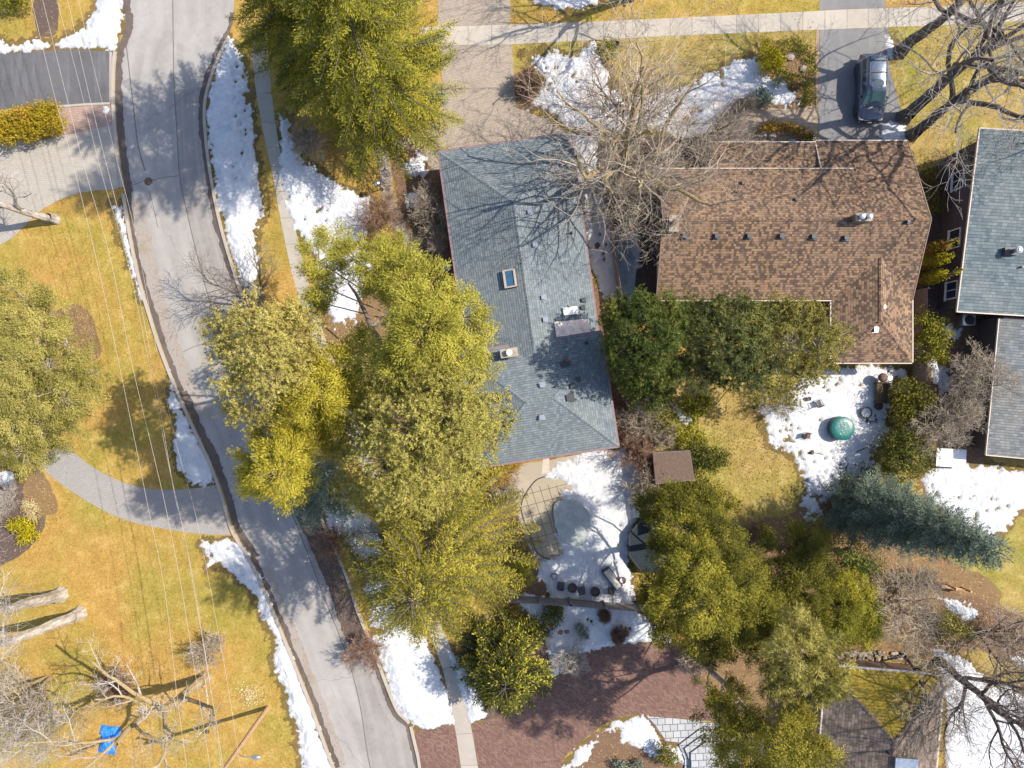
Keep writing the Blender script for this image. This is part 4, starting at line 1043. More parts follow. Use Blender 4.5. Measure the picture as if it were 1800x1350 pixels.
vent(rwing, 1551, 540, wz - .35, .26, 'steel'); vent(rwing, 1538, 579, wz - .35, .3, 'steel')
chimney(hn, 1509, 386, 5.1, 1.0, .45, .65, 0, 'brick_brown', 2, 'steel')
chimney(hn, 1181, 396, 4.95, .55, 1.0, .5, 0, 'brick_buff', 1, 'copper')

# ---- slate-grey house at the right edge
hs_ = thing('house', 'slate-grey shingled house with a white gutter, cut off by the right edge', 'house', P(1760, 520))
A = P(1722, 225, 4.5); B = P(1682, 548, 3.2); e = (P(1800, 555, 3.2) - B).normalized()
up_roof = roof_mesh('roof', [((A, B, B + e * 14, A + e * 14), e)], M['roof_slate'], hs_)
A2 = P(1756, 560, 2.85); B2 = P(1733, 800, 2.3); ee = (P(1800, 806, 2.3) - B2).normalized()
lo_roof = roof_mesh('roof', [((A2, B2, B2 + ee * 12, A2 + ee * 12), ee)], M['roof_grey'], hs_); lo_roof['label'] = 'lower warm grey roof over the rear extension'
trim('gutter', [(A, B), (B, B + e * 14), (A, A + e * 14)], .08, .15, M['cream'], up_roof, -.05)
trim('gutter', [(A2, B2), (B2, B2 + ee * 12)], .07, .14, M['cream'], lo_roof, -.05)
nv = Vector((-e.y, e.x, 0)); nv2 = Vector((-ee.y, ee.x, 0))
def slopebox(bm, A, B, e, nvec, L, ins_, dz=.12):
    a = A + e * ins_ - nvec * ins_; b = B + e * ins_ + nvec * ins_
    pts = [a, b, b + e * L, a + e * L]
    lo = [bm.verts.new((p.x, p.y, 0)) for p in pts]; hi = [bm.verts.new((p.x, p.y, p.z - dz)) for p in pts]
    bm.faces.new(hi); bm.faces.new(lo)
    for i in range(4): bm.faces.new((lo[i], lo[(i + 1) % 4], hi[(i + 1) % 4], hi[i]))
bm = BM(); slopebox(bm, A, B, e, nv, 13, .5); slopebox(bm, A2 + nv2 * .6, B2, ee, nv2, 11.5, .4); fin('wall', bm, M['siding'], hs_)
lf = math.atan2((B - A).x * -1, 0); wall_rz = math.atan2(-e.y, -e.x)
for t, wd_ in ((.22, 1.2), (.56, 1.3), (.86, 1.2)):
    c = A.lerp(B, t) + e * .47; window(hs_, (c.x, c.y, 1.7), wd_, 1.2, wall_rz)
c_ = P(1772, 443, 3.62); bm = BM(); box(bm, c_ + Vector((0, 0, .1)), (.9, .5, .55)); o = fin('chimney', bm, M['charcoal'], hs_)
bm = BM(); lathe(bm, [(.16, .3), (.16, .75), (.24, .78), (.24, .9), (.06, .98)], c_ + Vector((.15, 0, 0)), 16); fin('flue', bm, M['steel'], o)
pipe(up_roof, 1793, 470, 3.5, .06, .3)

# ---- mossy house at the lower right
hm = thing('house', 'mossy brown hip-roofed house at the lower right corner under bare twigs', 'house', P(1560, 1270))
a_ = P(1452, 1169, 3.0); b_ = P(1660, 1186, 3.0); u_ = (b_ - a_).normalized(); d_ = Vector((u_.y, -u_.x, 0)); LW = (b_ - a_).length; LD = 12.0; ph = .45; hh = LW / 2
c_ = a_ + d_ * LD; e_ = b_ + d_ * LD; r0_ = a_ + u_ * hh + d_ * hh + Vector((0, 0, hh * ph)); r1_ = a_ + u_ * hh + d_ * (LD - hh) + Vector((0, 0, hh * ph))
mr = roof_mesh('roof', [((a_, b_, r0_), u_), ((c_, r1_, e_), u_)], M['roof_moss'], hm); mr['label'] = 'moss-covered slope facing the garden'
mr2 = roof_mesh('roof', [((b_, e_, r1_, r0_), d_), ((a_, r0_, r1_, c_), d_)], M['roof_old'], hm)
caps([(a_, r0_), (b_, r0_), (r0_, r1_)], M['roof_old'], mr)
trim('gutter', [(a_, b_)], .16, .12, M['steel'], mr, -.04); trim('gutter', [(b_, e_)], .13, .12, M['cream'], mr2, -.04); trim('gutter', [(a_, c_)], .13, .12, M['cream'], mr2, -.04)
bm = BM(); k_ = .5; prism(bm, [a_ + u_ * k_ + d_ * k_, c_ + u_ * k_ - d_ * k_, e_ - u_ * k_ - d_ * k_, b_ - u_ * k_ + d_ * k_], 0, 2.94); fin('wall', bm, M['brick_brown'], hm)
pipe(mr, 1573, 1290, 4.35, .08, .4); pipe(mr, 1560, 1322, 4.7, .06, .3)
bm = BM(); box(bm, P(1592, 1344, 4.95), (1.5, .9, .25), R(-4)); fin('skylight', bm, M['steel'], mr)
# slatted pergola by its left wall
pg = thing('pergola', 'dark slatted pergola with a white front rail beside the mossy roof', 'pergola', P(1500, 1340))
bm = BM()
for k in range(14):
    x = 1466 + k * 6
    beam(bm, P(x, 1330 + abs(k - 7) * 0, 2.7), P(x - 3, 1410, 2.7), .09, .12)
fin('slat', bm, M['wood'], pg)['kind'] = 'stuff'
bm = BM(); beam(bm, P(1462, 1318, 2.75), P(1524, 1318, 2.75), .14, .16); beam(bm, P(1524, 1318, 2.75), P(1546, 1338, 2.75), .14, .16); beam(bm, P(1546, 1338, 2.75), P(1546, 1410, 2.75), .14, .16); fin('rail', bm, M['white'], pg)
for px, py in ((1464, 1320), (1544, 1340)):
    bm = BM(); q = P(px, py, 2.7); box(bm, (q.x, q.y, 1.33), (.12, .12, 2.66)); fin('post', bm, M['wood'], pg)

# ================================================================ THINGS
def fence(name, label, pts, h, mat, post_every=2.2, slats=True, thick=.05, group=None, z=0):
    q = [P(a, b) for a, b in pts]; root = thing(name, label, 'fence', (q[0] + q[-1]) / 2, group)
    bm = BM(); rails = BM(); np_ = 0
    for a, b in zip(q, q[1:]):
        L = (b - a).length; d = (b - a).normalized(); n = max(1, int(L / .145)); s = Vector((-d.y, d.x, 0)); rz = math.atan2(d.y, d.x)
        for i in range(n):
            c = a + d * ((i + .5) * L / n); hj = h + random.Random(i).uniform(-.015, .015)
            box(bm, (c.x, c.y, hj / 2 + .04), (L / n - .015, .022, hj), rz)
        for zz in (.35, h - .3): beam(rails, a + s * .035 + Vector((0, 0, zz)), b + s * .035 + Vector((0, 0, zz)), .04, .09)
        m = max(1, round(L / post_every))
        for i in range(m + 1):
            c = a + d * (i * L / m) + s * .07; pb = BM(); box(pb, (c.x, c.y, (h + .1) / 2), (.1, .1, h + .1), rz)
            box(pb, (c.x, c.y, h + .115), (.13, .13, .03), rz); fin('post', pb, M[mat], root)
    fin('boards', bm, M[mat], root); fin('rails', rails, M[mat], root)
    return root
fence('wooden_fence', 'weathered grey board fence behind the row of patio planters', [(893, 1046), (1000, 1052), (1120, 1062), (1200, 1068)], 1.75, 'wood')
fence('wooden_fence', 'narrow board fence running between the blue-grey house and the snowy side path', [(1058, 300), (1072, 400), (1088, 530), (1098, 600)], 1.5, 'wood')
fence('wooden_fence', 'tall brown board fence between the rear wing and the slate-grey house', [(1606, 512), (1606, 600), (1604, 690)], 1.7, 'wood')
fence('wooden_fence', 'board fence behind the bare hedge between pool terrace and brown shed', [(1108, 640), (1122, 760), (1132, 860), (1140, 930)], 1.7, 'wood')
fence('wooden_fence', 'low pale board fence lying below the blue spruce tip', [(1640, 1025), (1690, 1034)], 1.0, 'wood_pale', 1.0)

# power lines: strung between a pole above the picture and the pole at the bottom left
pole_base = P(471, 1243); pole_top = pole_base + Vector((.15, -.1, 10.2))
po_ = thing('utility_pole', 'brown wooden utility pole with a lamp arm leaning out at the bottom left', 'utility pole', pole_base)
bm = BM(); rod(bm, pole_base - Vector((0, 0, .2)), pole_top, .16, .11, 14); fin('shaft', bm, M['plank'], po_)
bm = BM(); t_ = pole_base.lerp(pole_top, .93); beam(bm, t_ + Vector((-1.2, .25, 0)), t_ + Vector((1.2, -.25, 0)), .1, .12); fin('crossarm', bm, M['plank'], po_)
for k in (-1.05, -.35, .35, 1.05):
    bm = BM(); lathe(bm, [(.03, 0), (.03, .06), (.06, .08), (.05, .16), (.02, .18)], t_ + Vector((k, -.21 * k, .06)), 10); fin('insulator', bm, M['white'], po_)
arm0 = pole_base.lerp(pole_top, .62); arm1 = P(446, 1331, 6.9)
bm = BM(); mid = (arm0 + arm1) / 2 + Vector((0, 0, .25)); rod(bm, arm0, mid, .035, n=8); rod(bm, mid, arm1, .03, n=8); fin('lamp_arm', bm, M['steel'], po_)
bm = BM(); lathe(bm, [(.02, .12), (.14, .08), (.17, 0), (.12, -.1), (.03, -.14)], arm1 + Vector((.15, 0, 0)), 14, Matrix.Diagonal((1.9, 1, 1))); lamp = fin('lamp_head', bm, M['steel'], po_, smooth=True)
bm = BM(); beam(bm, arm0 + Vector((0, 0, -.8)), (arm0 + arm1) / 2, .02, .02); fin('brace', bm, M['steel'], po_)
def wire(label, pts, r=.02, zmid=8.3, zend=9.6):
    pts = [(pts[0][0] + (pts[0][0] - pts[1][0]) * 7, pts[0][1] + (pts[0][1] - pts[1][1]) * 7)] + pts
    n = len(pts); fine = smooth(pts, 6); m = len(fine); S_ = Segs(); q = []
    for i, (a, b) in enumerate(fine):
        t = i / (m - 1); q.append(P(a, b, zend - (zend - zmid) * 4 * t * (1 - t)))
    for a, b in zip(q, q[1:]): S_.add(a - q[m // 2], b - q[m // 2], r, r)
    o = link('power_line', S_.mesh('power_line', 5), M['wire']); o.location = q[m // 2]
    return tag(o, label, 'power line', 'overhead lines above the left lawn')
wire('leftmost of the overhead lines, thick and pale, crossing driveway, path and lawn', [(35, -80), (55, 0), (95, 165), (125, 275), (168, 450), (205, 620), (240, 790), (262, 900), (290, 1040), (312, 1230), (330, 1360), (342, 1450)], .011)
wire('second overhead line from the left, thick and pale over the lawn', [(55, -80), (75, 0), (112, 150), (150, 300), (193, 450), (232, 640), (270, 800), (293, 900), (320, 1040), (352, 1240), (371, 1360), (385, 1450)], .011)
wire('third overhead line from the left, thinner, over the path end', [(80, -80), (100, 0), (135, 130), (180, 310), (222, 450), (262, 640), (293, 800), (315, 900), (340, 1020), (375, 1240), (390, 1360), (402, 1450)], .0095)
wire('fourth overhead line from the left, thin, over the snow bank', [(100, -80), (119, 0), (155, 160), (200, 340), (240, 500), (275, 680), (305, 860), (322, 930), (345, 1060), (372, 1220), (388, 1320), (400, 1400)], .011)
wire('rightmost overhead line, hair thin beside the kerb', [(120, -80), (138, 0), (165, 120), (205, 280), (240, 420), (280, 640), (310, 780), (345, 910), (380, 1090), (403, 1220), (420, 1330), (436, 1420)], .009)
bm = BM(); rod(bm, P(453, 1255, .05), P(456, 1249, .05), .05)
bm.free()

# manhole in the road
bm = BM(); lathe(bm, [(.30, -.003), (.30, .014), (.26, .014), (.26, .010), (.22, .010), (.22, .013), (.05, .013)], P(261, 319, .02), 28)
single('manhole_cover', bm, [M['copper']], 'round rusty iron manhole cover set in the grey road', 'manhole')

# blue tarp over a heap
rgT = random.Random(3); bm = BM(); N = 14
O = P(193, 1300)
grid = [[None] * (N + 1) for _ in range(N + 1)]
for i in range(N + 1):
    for j in range(N + 1):
        u = i / N * 2 - 1; t = j / N * 2 - 1
        x = u * .62 - .25 * t + rgT.uniform(-.04, .04) - (.22 if t < -.3 and u < 0 else 0); y = t * 1.02 + .12 * u + rgT.uniform(-.05, .05)
        z = max(.03, .42 * (1 - abs(u) ** 2.5) * (1 - abs(t) ** 3) + rgT.uniform(-.05, .06))
        grid[i][j] = bm.verts.new(O + Vector((x, -y * .98, z)))
for i in range(N):
    for j in range(N): bm.faces.new((grid[i][j], grid[i + 1][j], grid[i + 1][j + 1], grid[i][j + 1]))
single('tarpaulin', bm, [M['tarp']], 'crumpled bright blue tarpaulin thrown over a heap on the lawn', 'tarpaulin')

# ---- dusty blue-grey SUV on the driveway, nose towards the house
car = thing('parked_car', 'dusty blue-grey estate SUV with roof bars parked on the asphalt driveway', 'car', P(1531, 157), None, R(-1.5))
car.location.x -= .35; car.location.y -= .2
def loft(bm, secs):
    rings = []
    for y, prof in secs:
        full = [(x, z) for x, z in prof] + [(-x, z) for x, z in reversed(prof) if abs(x) > 1e-6]
        rings.append([bm.verts.new((x, y, z)) for x, z in full])
    for a, b in zip(rings, rings[1:]):
        n = len(a)
        for i in range(n): bm.faces.new((a[i], a[(i + 1) % n], b[(i + 1) % n], b[i]))
    bm.faces.new(rings[0]); bm.faces.new(list(reversed(rings[-1])))
def prof(hw, zl, zt, crown=.05): return [(0, zl), (hw * .88, zl), (hw * .98, zl + .12), (hw, (zl + zt) / 2 - .02), (hw * .985, zt - .16), (hw * .94, zt - .02), (hw * .86, zt + crown * .35), (hw * .45, zt + crown * .9), (0, zt + crown)]
bm = BM(); loft(bm, [(2.40, prof(.66, .48, .86, .01)), (2.37, prof(.80, .40, .98, .02)), (2.25, prof(.89, .32, 1.04, .03)), (1.5, prof(.935, .26, 1.06, .03)), (.3, prof(.94, .25, 1.04, .03)), (-.85, prof(.94, .25, 1.02, .05)), (-1.15, prof(.935, .25, 1.01, .07)), (-1.7, prof(.925, .26, .97, .07)), (-2.1, prof(.88, .30, .90, .06)), (-2.3, prof(.79, .34, .82, .04)), (-2.39, prof(.66, .40, .70, .02))])
body = fin('body', bm, M['paint'], car, True, True); sm_ = body.modifiers.new('s', 'SUBSURF'); sm_.levels = sm_.render_levels = 2
def ring(hw, y0, y1, z, c): return [(hw - c, y0, z), (hw, y0 - c, z), (hw, y1 + c, z), (hw - c * .9, y1, z), (-hw + c * .9, y1, z), (-hw, y1 + c, z), (-hw, y0 - c, z), (-hw + c, y0, z)]
bm = BM(); rs = [[bm.verts.new(p) for p in ring(*a)] for a in ((.87, 2.22, -1.52, .96, .12), (.84, 2.17, -1.32, 1.10, .12), (.72, 1.99, -.55, 1.56, .12), (.66, 1.92, -.40, 1.66, .15), (.54, 1.78, -.24, 1.71, .16))]
for a, b in zip(rs, rs[1:]):
    for i in range(8): bm.faces.new((a[i], a[(i + 1) % 8], b[(i + 1) % 8], b[i]))
bm.faces.new(rs[-1]); cabin = fin('cabin', bm, M['paint'], car, True, True)
def pane(pts, name, mat, par, off=.012):
    bm = BM(); f = bm.faces.new([bm.verts.new(p) for p in pts]); f.normal_update(); n = f.normal.copy()
    c = sum((Vector(p) for p in pts), Vector()) / len(pts)
    if n.dot(c - Vector((0, .6, .9))) < 0: n = -n
    r = bmesh.ops.extrude_face_region(bm, geom=[f]); bmesh.ops.translate(bm, verts=[x for x in r['geom'] if isinstance(x, bmesh.types.BMVert)], vec=n * off)
    return fin(name, bm, mat, par, True)
pane([(.78, -1.345, 1.10), (.64, -.56, 1.565), (-.64, -.56, 1.565), (-.78, -1.345, 1.10)], 'windscreen', M['glass_green'], car, .02)
pane([(.68, 2.17, 1.12), (.56, 2.005, 1.52), (-.56, 2.005, 1.52), (-.68, 2.17, 1.12)], 'rear_window', M['glass'], car, .03)
for sg in (1, -1):
    for y0, y1, s0, s1 in ((-.92, -.02, -.38, .0), (.06, .95, .06, .95), (1.03, 1.95, 1.03, 1.72)):
        pane([(.845 * sg, y0, 1.13), (.845 * sg, y1, 1.13), (.715 * sg, s1, 1.52), (.715 * sg, s0, 1.52)], 'side_window', M['glass'], car, .012)
    bm = BM(); beam(bm, (.60 * sg, 1.85, 1.70), (.62 * sg, -.15, 1.74), .05, .05)
    for y in (1.8, .9, 0): box(bm, (.605 * sg, y, 1.68), (.05, .08, .07))
    fin('roof_rail', bm, M['black'], car, True)
    m_ = BM(); box(m_, (.99 * sg, -.78, 1.08), (.22, .13, .15)); bmesh.ops.bevel(m_, geom=m_.edges[:], offset=.04, segments=2, affect='EDGES'); mr_ = fin('wing_mirror', m_, M['paint'], car, True, True)
    m_ = BM(); box(m_, (.68 * sg, -2.22, .76), (.34, .26, .10)); bmesh.ops.bevel(m_, geom=m_.edges[:], offset=.03, segments=2, affect='EDGES'); fin('headlight', m_, M['white'], car, True)
    m_ = BM(); box(m_, (.84 * sg, -2.08, .78), (.10, .14, .08)); fin('indicator', m_, plain('amber_lens', (.6, .16, .03), .3, .5), car, True)
    m_ = BM(); box(m_, (.80 * sg, 2.24, .84), (.16, .14, .30)); bmesh.ops.bevel(m_, geom=m_.edges[:], offset=.03, segments=2, affect='EDGES'); fin('tail_light', m_, plain('red_lens', (.35, .02, .02), .3, .5), car, True)
    for y in (1.42, -1.45):
        W = thing('wheel', None, None, (.80 * sg, y, .345)); W.parent = car
        ax = Matrix.Rotation(R(90), 3, 'Y')
        bm = BM(); lathe(bm, [(.22, -.12), (.32, -.12), (.345, -.09), (.345, .09), (.32, .12), (.22, .12)], (0, 0, 0), 28, ax); fin('tyre', bm, M['rubber'], W, True, True)
        bm = BM(); lathe(bm, [(.03, -.10), (.225, -.10), (.225, .10), (.03, .10)], (0, 0, 0), 18, ax); fin('rim', bm, M['steel'], W, True)
        bm = BM(); lathe(bm, [(.36, -.005), (.42, -.005), (.42, .03), (.36, .03)], (.945 * sg, y, .36), 24, ax); fin('wheel_arch', bm, M['charcoal'], car, True)
    bm = BM(); box(bm, (.935 * sg, -.02, .42), (.03, 2.0, .14)); fin('sill', bm, M['charcoal'], car, True)
    for y in (-.55, .45):
        bm = BM(); box(bm, (.945 * sg, y, .90), (.03, .18, .035)); fin('door_handle', bm, M['paint'], car, True)
for y in (.72, 1.55): bm = BM(); beam(bm, (-.62, y, 1.765), (.62, y, 1.765), .06, .035); fin('roof_bar', bm, M['black'], car, True)
bm = BM(); box(bm, (0, -.05, 1.695), (.86, .50, .035)); bmesh.ops.bevel(bm, geom=[e_ for e_ in bm.edges if abs(e_.verts[0].co.z - e_.verts[1].co.z) > .01], offset=.09, segments=3, affect='EDGES'); fin('sunroof', bm, M['glass'], car, True)
bm = BM(); box(bm, (0, -2.34, .66), (1.0, .12, .20)); fin('grille', bm, M['black'], car, True)
bm = BM(); box(bm, (0, -2.41, .50), (1.5, .10, .12)); fin('bumper', bm, M['charcoal'], car, True); bm = BM(); box(bm, (0, 2.40, .56), (1.5, .10, .14)); fin('bumper', bm, M['charcoal'], car, True)
bm = BM(); box(bm, (0, -2.45, .56), (.32, .04, .16)); fin('number_plate', bm, M['white'], car, True)
for sg in (1, -1): bm = BM(); beam(bm, (.52 * sg, -1.5, 1.05), (.40 * sg, -2.1, .97), .025, .02); fin('bonnet_crease', bm, M['paint'], car, True)
bm = BM(); box(bm, (.0, -1.45, 1.07), (1.35, .10, .03)); fin('wiper_cowl', bm, M['black'], car, True)
for sx in (-.25, .35): bm = BM(); beam(bm, (sx, -1.37, 1.12), (sx + .45, -1.15, 1.25), .02, .02); fin('wiper', bm, M['black'], car, True)
bm = BM(); rod(bm, (0, 1.75, 1.69), (0, 1.95, 1.85), .012); fin('aerial', bm, M['black'], car, True)

# ---- patio pots and furniture beside the pool
def round_planter(px, py, label, r=.34, h=.5, mat='charcoal', group=None, fill='soil'):
    t = thing('planter', label, 'planter', P(px, py, .06), group); o = Vector(t.location)
    bm = BM(); lathe(bm, [(r * .72, 0), (r * .98, h * .92), (r * 1.05, h * .93), (r * 1.05, h), (r * .86, h), (r * .82, h * .8)], o, 24); fin('pot', bm, M[mat], t, smooth=False)
    bm = BM(); lathe(bm, [(.01, h * .84), (r * .82, h * .82), (r * .82, h * .78)], o, 20); fin('soil', bm, M[fill], t)
    return t
def square_planter(px, py, label, s=.42, h=.5, mat='charcoal', rz=0, group=None, fill='soil'):
    t = thing('planter', label, 'planter', P(px, py, .06), group, rz)
    bm = BM(); lathe(bm, [(s * .6, 0), (s * .74, h), (s * .62, h), (s * .58, h * .85)], (0, 0, 0), 4, Matrix.Rotation(R(45), 3, 'Z')); fin('pot', bm, M[mat], t, True)
    bm = BM(); lathe(bm, [(.01, h * .88), (s * .59, h * .87)], (0, 0, 0), 4, Matrix.Rotation(R(45), 3, 'Z')); fin('soil', bm, M[fill], t, True)
    return t
GP = 'planters standing in the snow along the patio fence'
square_planter(974, 1011, 'small square planter holding a cap of snow, leftmost in the patio row', .36, .4, 'terracotta', R(8), GP, 'snow')
round_planter(1005, 1030.5, 'round dark planter between two square ones in the patio row', .34, .5, 'charcoal', GP)
round_planter(1045, 1037, 'round dark planter nearest the middle of the board fence', .34, .5, 'charcoal', GP)
square_planter(1073, 1037, 'dark square planter with rusty stems at the right end of the patio row', .40, .5, 'charcoal', R(-5), GP)
def chair(px, py, rz, label, mat='charcoal', sc=1.0, group=None, name='garden_chair'):
    t = thing(name, label, 'garden chair', P(px, py, .06), group, rz)
    def bx(c, s, n, m_=mat): b = BM(); box(b, Vector(c) * sc, [x * sc for x in s]); bmesh.ops.bevel(b, geom=b.edges[:], offset=.012, segments=1, affect='EDGES'); return fin(n, b, M[m_], t, True)
    b = BM()
    for i in range(5): box(b, Vector((0, -.2 + i * .1, .42)) * sc, (.5 * sc, .085 * sc, .03 * sc))
    fin('seat', b, M[mat], t, True)
    b = BM()
    for i in range(5): box(b, Vector((-.2 + i * .1, .27, .68)) * sc, (.085 * sc, .03 * sc, .5 * sc))
    fin('backrest', b, M[mat], t, True)
    for x in (-.24, .24):
        bx((x * 1.1, 0, .62), (.06, .5, .035), 'armrest')
        for y in (-.22, .24): bx((x, y, .3 if y < 0 else .2), (.045, .045, .6 if y < 0 else .4), 'leg')
    return t
GC = 'garden chairs left out in the snow'
chair(985, 1026, R(170), 'dark garden chair left of the round planter on the patio', 'charcoal', .95, GC)
chair(1021, 1034, R(190), 'dark garden chair between the two round planters on the patio', 'charcoal', .9, GC)
# sun lounger
ln = thing('sun_lounger', 'dark sun lounger with a beige pad lying diagonally in the snow', 'sun lounger', P(1075, 1015, .06), None, R(-53))
bm = BM()
for y in (-.30, .30): box(bm, (0, y, .27), (1.75, .07, .07))
for x in (-.85, .85): box(bm, (x, 0, .27), (.07, .66, .07))
fin('frame', bm, M['black'], ln, True)
for x in (-.75, .75):
    for y in (-.28, .28): bm = BM(); box(bm, (x, y, .12), (.05, .05, .24)); fin('leg', bm, M['black'], ln, True)
bm = BM(); box(bm, (.05, 0, .34), (1.6, .50, .09)); bmesh.ops.bevel(bm, geom=bm.edges[:], offset=.03, segments=2, affect='EDGES'); fin('cushion', bm, M['beige'], ln, True)
bm = BM(); box(bm, (-.88, 0, .42), (.10, .62, .36)); fin('headrest', bm, M['black'], ln, True)
round_planter(1093, 1018, 'small round pot half full of snow beside the sun lounger', .24, .4, 'terracotta', None, 'snow')
# net-covered trampoline half hidden under the big conifer
tr_ = thing('trampoline', 'octagonal trampoline with a dark blue net mat half under the big conifer', 'trampoline', P(1146, 958))
oc = [P(1146, 958, .75) + Vector((1.75 * math.cos(R(22.5 + 45 * k)), 2.1 * math.sin(R(22.5 + 45 * k)), 0)) for k in range(8)]
bm = BM(); bm.faces.new([bm.verts.new(p) for p in oc]); fin('mat', bm, M['net'], tr_)
bm = BM()
for k in range(8): beam(bm, oc[k], oc[(k + 1) % 8], .12, .08)
fin('frame', bm, M['black'], tr_)
for k in range(0, 8):
    bm = BM(); rod(bm, (oc[k].x, oc[k].y, 0), (oc[k].x, oc[k].y, .74), .03); fin('leg', bm, M['black'], tr_)
# brown shed behind the fence
shd = thing('garden_shed', 'small brown flat-roofed shed between clipped evergreens behind the pool fence', 'shed', P(1182, 820), None, 0)
q = [P(1147, 796, 2.1), P(1212, 792, 2.1), P(1220, 843, 2.1), P(1152, 850, 2.1)]
bm = BM(); prism(bm, q, 2.1, 2.2); fin('roof', bm, plain('brown_felt', (.125, .088, .07), .9, .15, 0, .2, 5), shd)
cc = sum(q, Vector()) / 4; bm = BM(); prism(bm, [cc + (p - cc) * .9 for p in q], 0, 2.1); fin('wall', bm, M['wood'], shd)
trim('fascia', [(q[0], q[1]), (q[1], q[2]), (q[2], q[3]), (q[3], q[0])], .05, .1, M['wood'], shd, .02)

# ---- back terrace behind the brown house
tb = thing('fire_table', 'round fire table under a glossy green vinyl cover on the snowy terrace', 'table', P(1473, 752, .05)); o = Vector(tb.location)
bm = BM(); lathe(bm, [(.80, 0), (.86, .25), (.84, .66), (.80, .72)], o, 32); fin('base', bm, M['charcoal'], tb, smooth=False)
bm = BM(); lathe(bm, [(.85, .62), (.86, .74), (.82, .775), (.45, .79), (.08, .80), (.02, .80)], o, 40); fin('cover', bm, M['greencover'], tb, smooth=True)
bm = BM()
for a_, r_ in ((2.2, .32), (.7, .36), (4.4, .3), (5.4, .25)):
    for k in range(5):
        c = o + Vector((math.cos(a_) * r_ + .1 * math.cos(k * 1.3), math.sin(a_) * r_ + .12 * math.sin(k * 1.9), .80 - .02 * r_)); beam(bm, c, c + Vector((.08 * math.cos(k), .09 * math.sin(k * 2), .01)), .03, .03)
fin('frost', bm, M['snow'], tb)
round_planter(1520, 725, 'round black tub with a lump of snow in the middle, right of the green cover', .40, .32, 'black', None, 'snow')
round_planter(1541, 714, 'small dark tub at the foot of the wicker bench', .27, .34, 'black')
round_planter(1420, 701, 'tiny dark pot left of the small square chair', .15, .25, 'black')
chair(1435, 709, R(205), 'small dark garden chair with a pale cushion left of the green cover', 'charcoal', .85, GC)
ch = chair(1417, 765, R(80), 'dark chair half sunk in snow at the left of the terrace', 'copper', .75, GC)
bn = thing('garden_bench', 'brown wicker bench standing against the clipped evergreen', 'bench', P(1544, 690, .05))
def bx_(root, c, s, n, m_, bev=.02): b = BM(); box(b, c, s); bmesh.ops.bevel(b, geom=b.edges[:], offset=bev, segments=2, affect='EDGES'); return fin(n, b, M[m_] if isinstance(m_, str) else m_, root, True)
wk = mk_pave('wicker_weave', (.20, .15, .085), (.14, .105, .06), (.06, .045, .03), .16, .06, 0, .012)
bx_(bn, (0, 0, .36), (.78, 1.36, .30), 'seat', wk); bx_(bn, (.42, 0, .55), (.12, 1.4, .66), 'backrest', wk)
for y in (-.72, .72): bx_(bn, (0, y, .42), (.86, .10, .5), 'armrest', wk)
for x in (-.35, .38):
    for y in (-.66, .66): bx_(bn, (x, y, .1), (.07, .07, .22), 'leg', 'black', .005)
bq = thing('barbecue', 'dark kettle barbecue with a pale side dish beside the rear wall', 'barbecue', P(1545, 664, .05)); 
def lat(root, pr, c, n, m_, ax=None): b = BM(); lathe(b, pr, c, 24, ax); return fin(n, b, M[m_], root, True, True)
lat(bq, [(.05, .45), (.26, .55), (.32, .75), (.33, .78)], (-.12, 0, 0), 'bowl', 'black'); lat(bq, [(.335, .785), (.29, .92), (.12, 1.0), (.02, 1.01)], (-.12, 0, 0), 'lid', 'copper'); lat(bq, [(.05, .76), (.19, .80), (.20, .83), (.15, .82)], (.40, -.05, 0), 'side_dish', 'steel')
for k in range(3):
    bm = BM(); rod(bm, (-.12 + .1 * math.cos(k * 2.1), .1 * math.sin(k * 2.1), .5), (-.12 + .32 * math.cos(k * 2.1), .32 * math.sin(k * 2.1), 0), .015); fin('leg', bm, M['black'], bq, True)
bm = BM(); rod(bm, (.1, -.02, .77), (.3, -.05, .78), .015); fin('bracket', bm, M['black'], bq, True)
def stick(label, a, b, r, name='garden_tool', cat='tool', mat='black', head=True):
    a = P(*a, .10); b = P(*b, .10); t = thing(name, label, cat, (a + b) / 2)
    bm = BM(); rod(bm, a, b, r, n=8); fin('handle', bm, M[mat], t)
    if head:
        d = (b - a).normalized(); bm = BM(); box(bm, a, (.2, .3, .07), math.atan2(d.y, d.x)); bmesh.ops.bevel(bm, geom=bm.edges[:], offset=.02, segments=1, affect='EDGES'); fin('head', bm, M[mat], t)
stick('black garden spade dropped in the snow below the round tub', (1524, 739), (1543, 743), .035)
stick('black broom lying at the front edge of the terrace snow', (1428, 795), (1458, 801), .03)
stick('dark fallen branch lying in the shade at the terrace edge', (1504, 795), (1520, 788), .05, 'fallen_branch', 'branch', 'bark_dark', False)
# white table / bin store by the round evergreen
wt = thing('garden_table', 'white rectangular garden table next to the round clipped evergreen', 'table', P(1661, 803, .05), None, R(-3))
bx_(wt, (0, 0, .74), (2.15, 1.3, .06), 'tabletop', 'white', .015)
for x in (-.95, .95):
    for y in (-.55, .55): bx_(wt, (x, y, .36), (.08, .08, .7), 'leg', 'white', .01)
# air conditioner
ac = thing('air_conditioner', 'grey air conditioner with a round fan grille beside the slate-grey house', 'air conditioner', P(1692, 564))
bx_(ac, (0, 0, .4), (.95, .8, .8), 'case', 'steel', .04); lat(ac, [(.34, .80), (.34, .83), (.28, .83), (.28, .82), (.22, .82), (.22, .84), (.12, .84), (.12, .82), (.03, .84)], (0, 0, 0), 'fan_grille', 'charcoal')
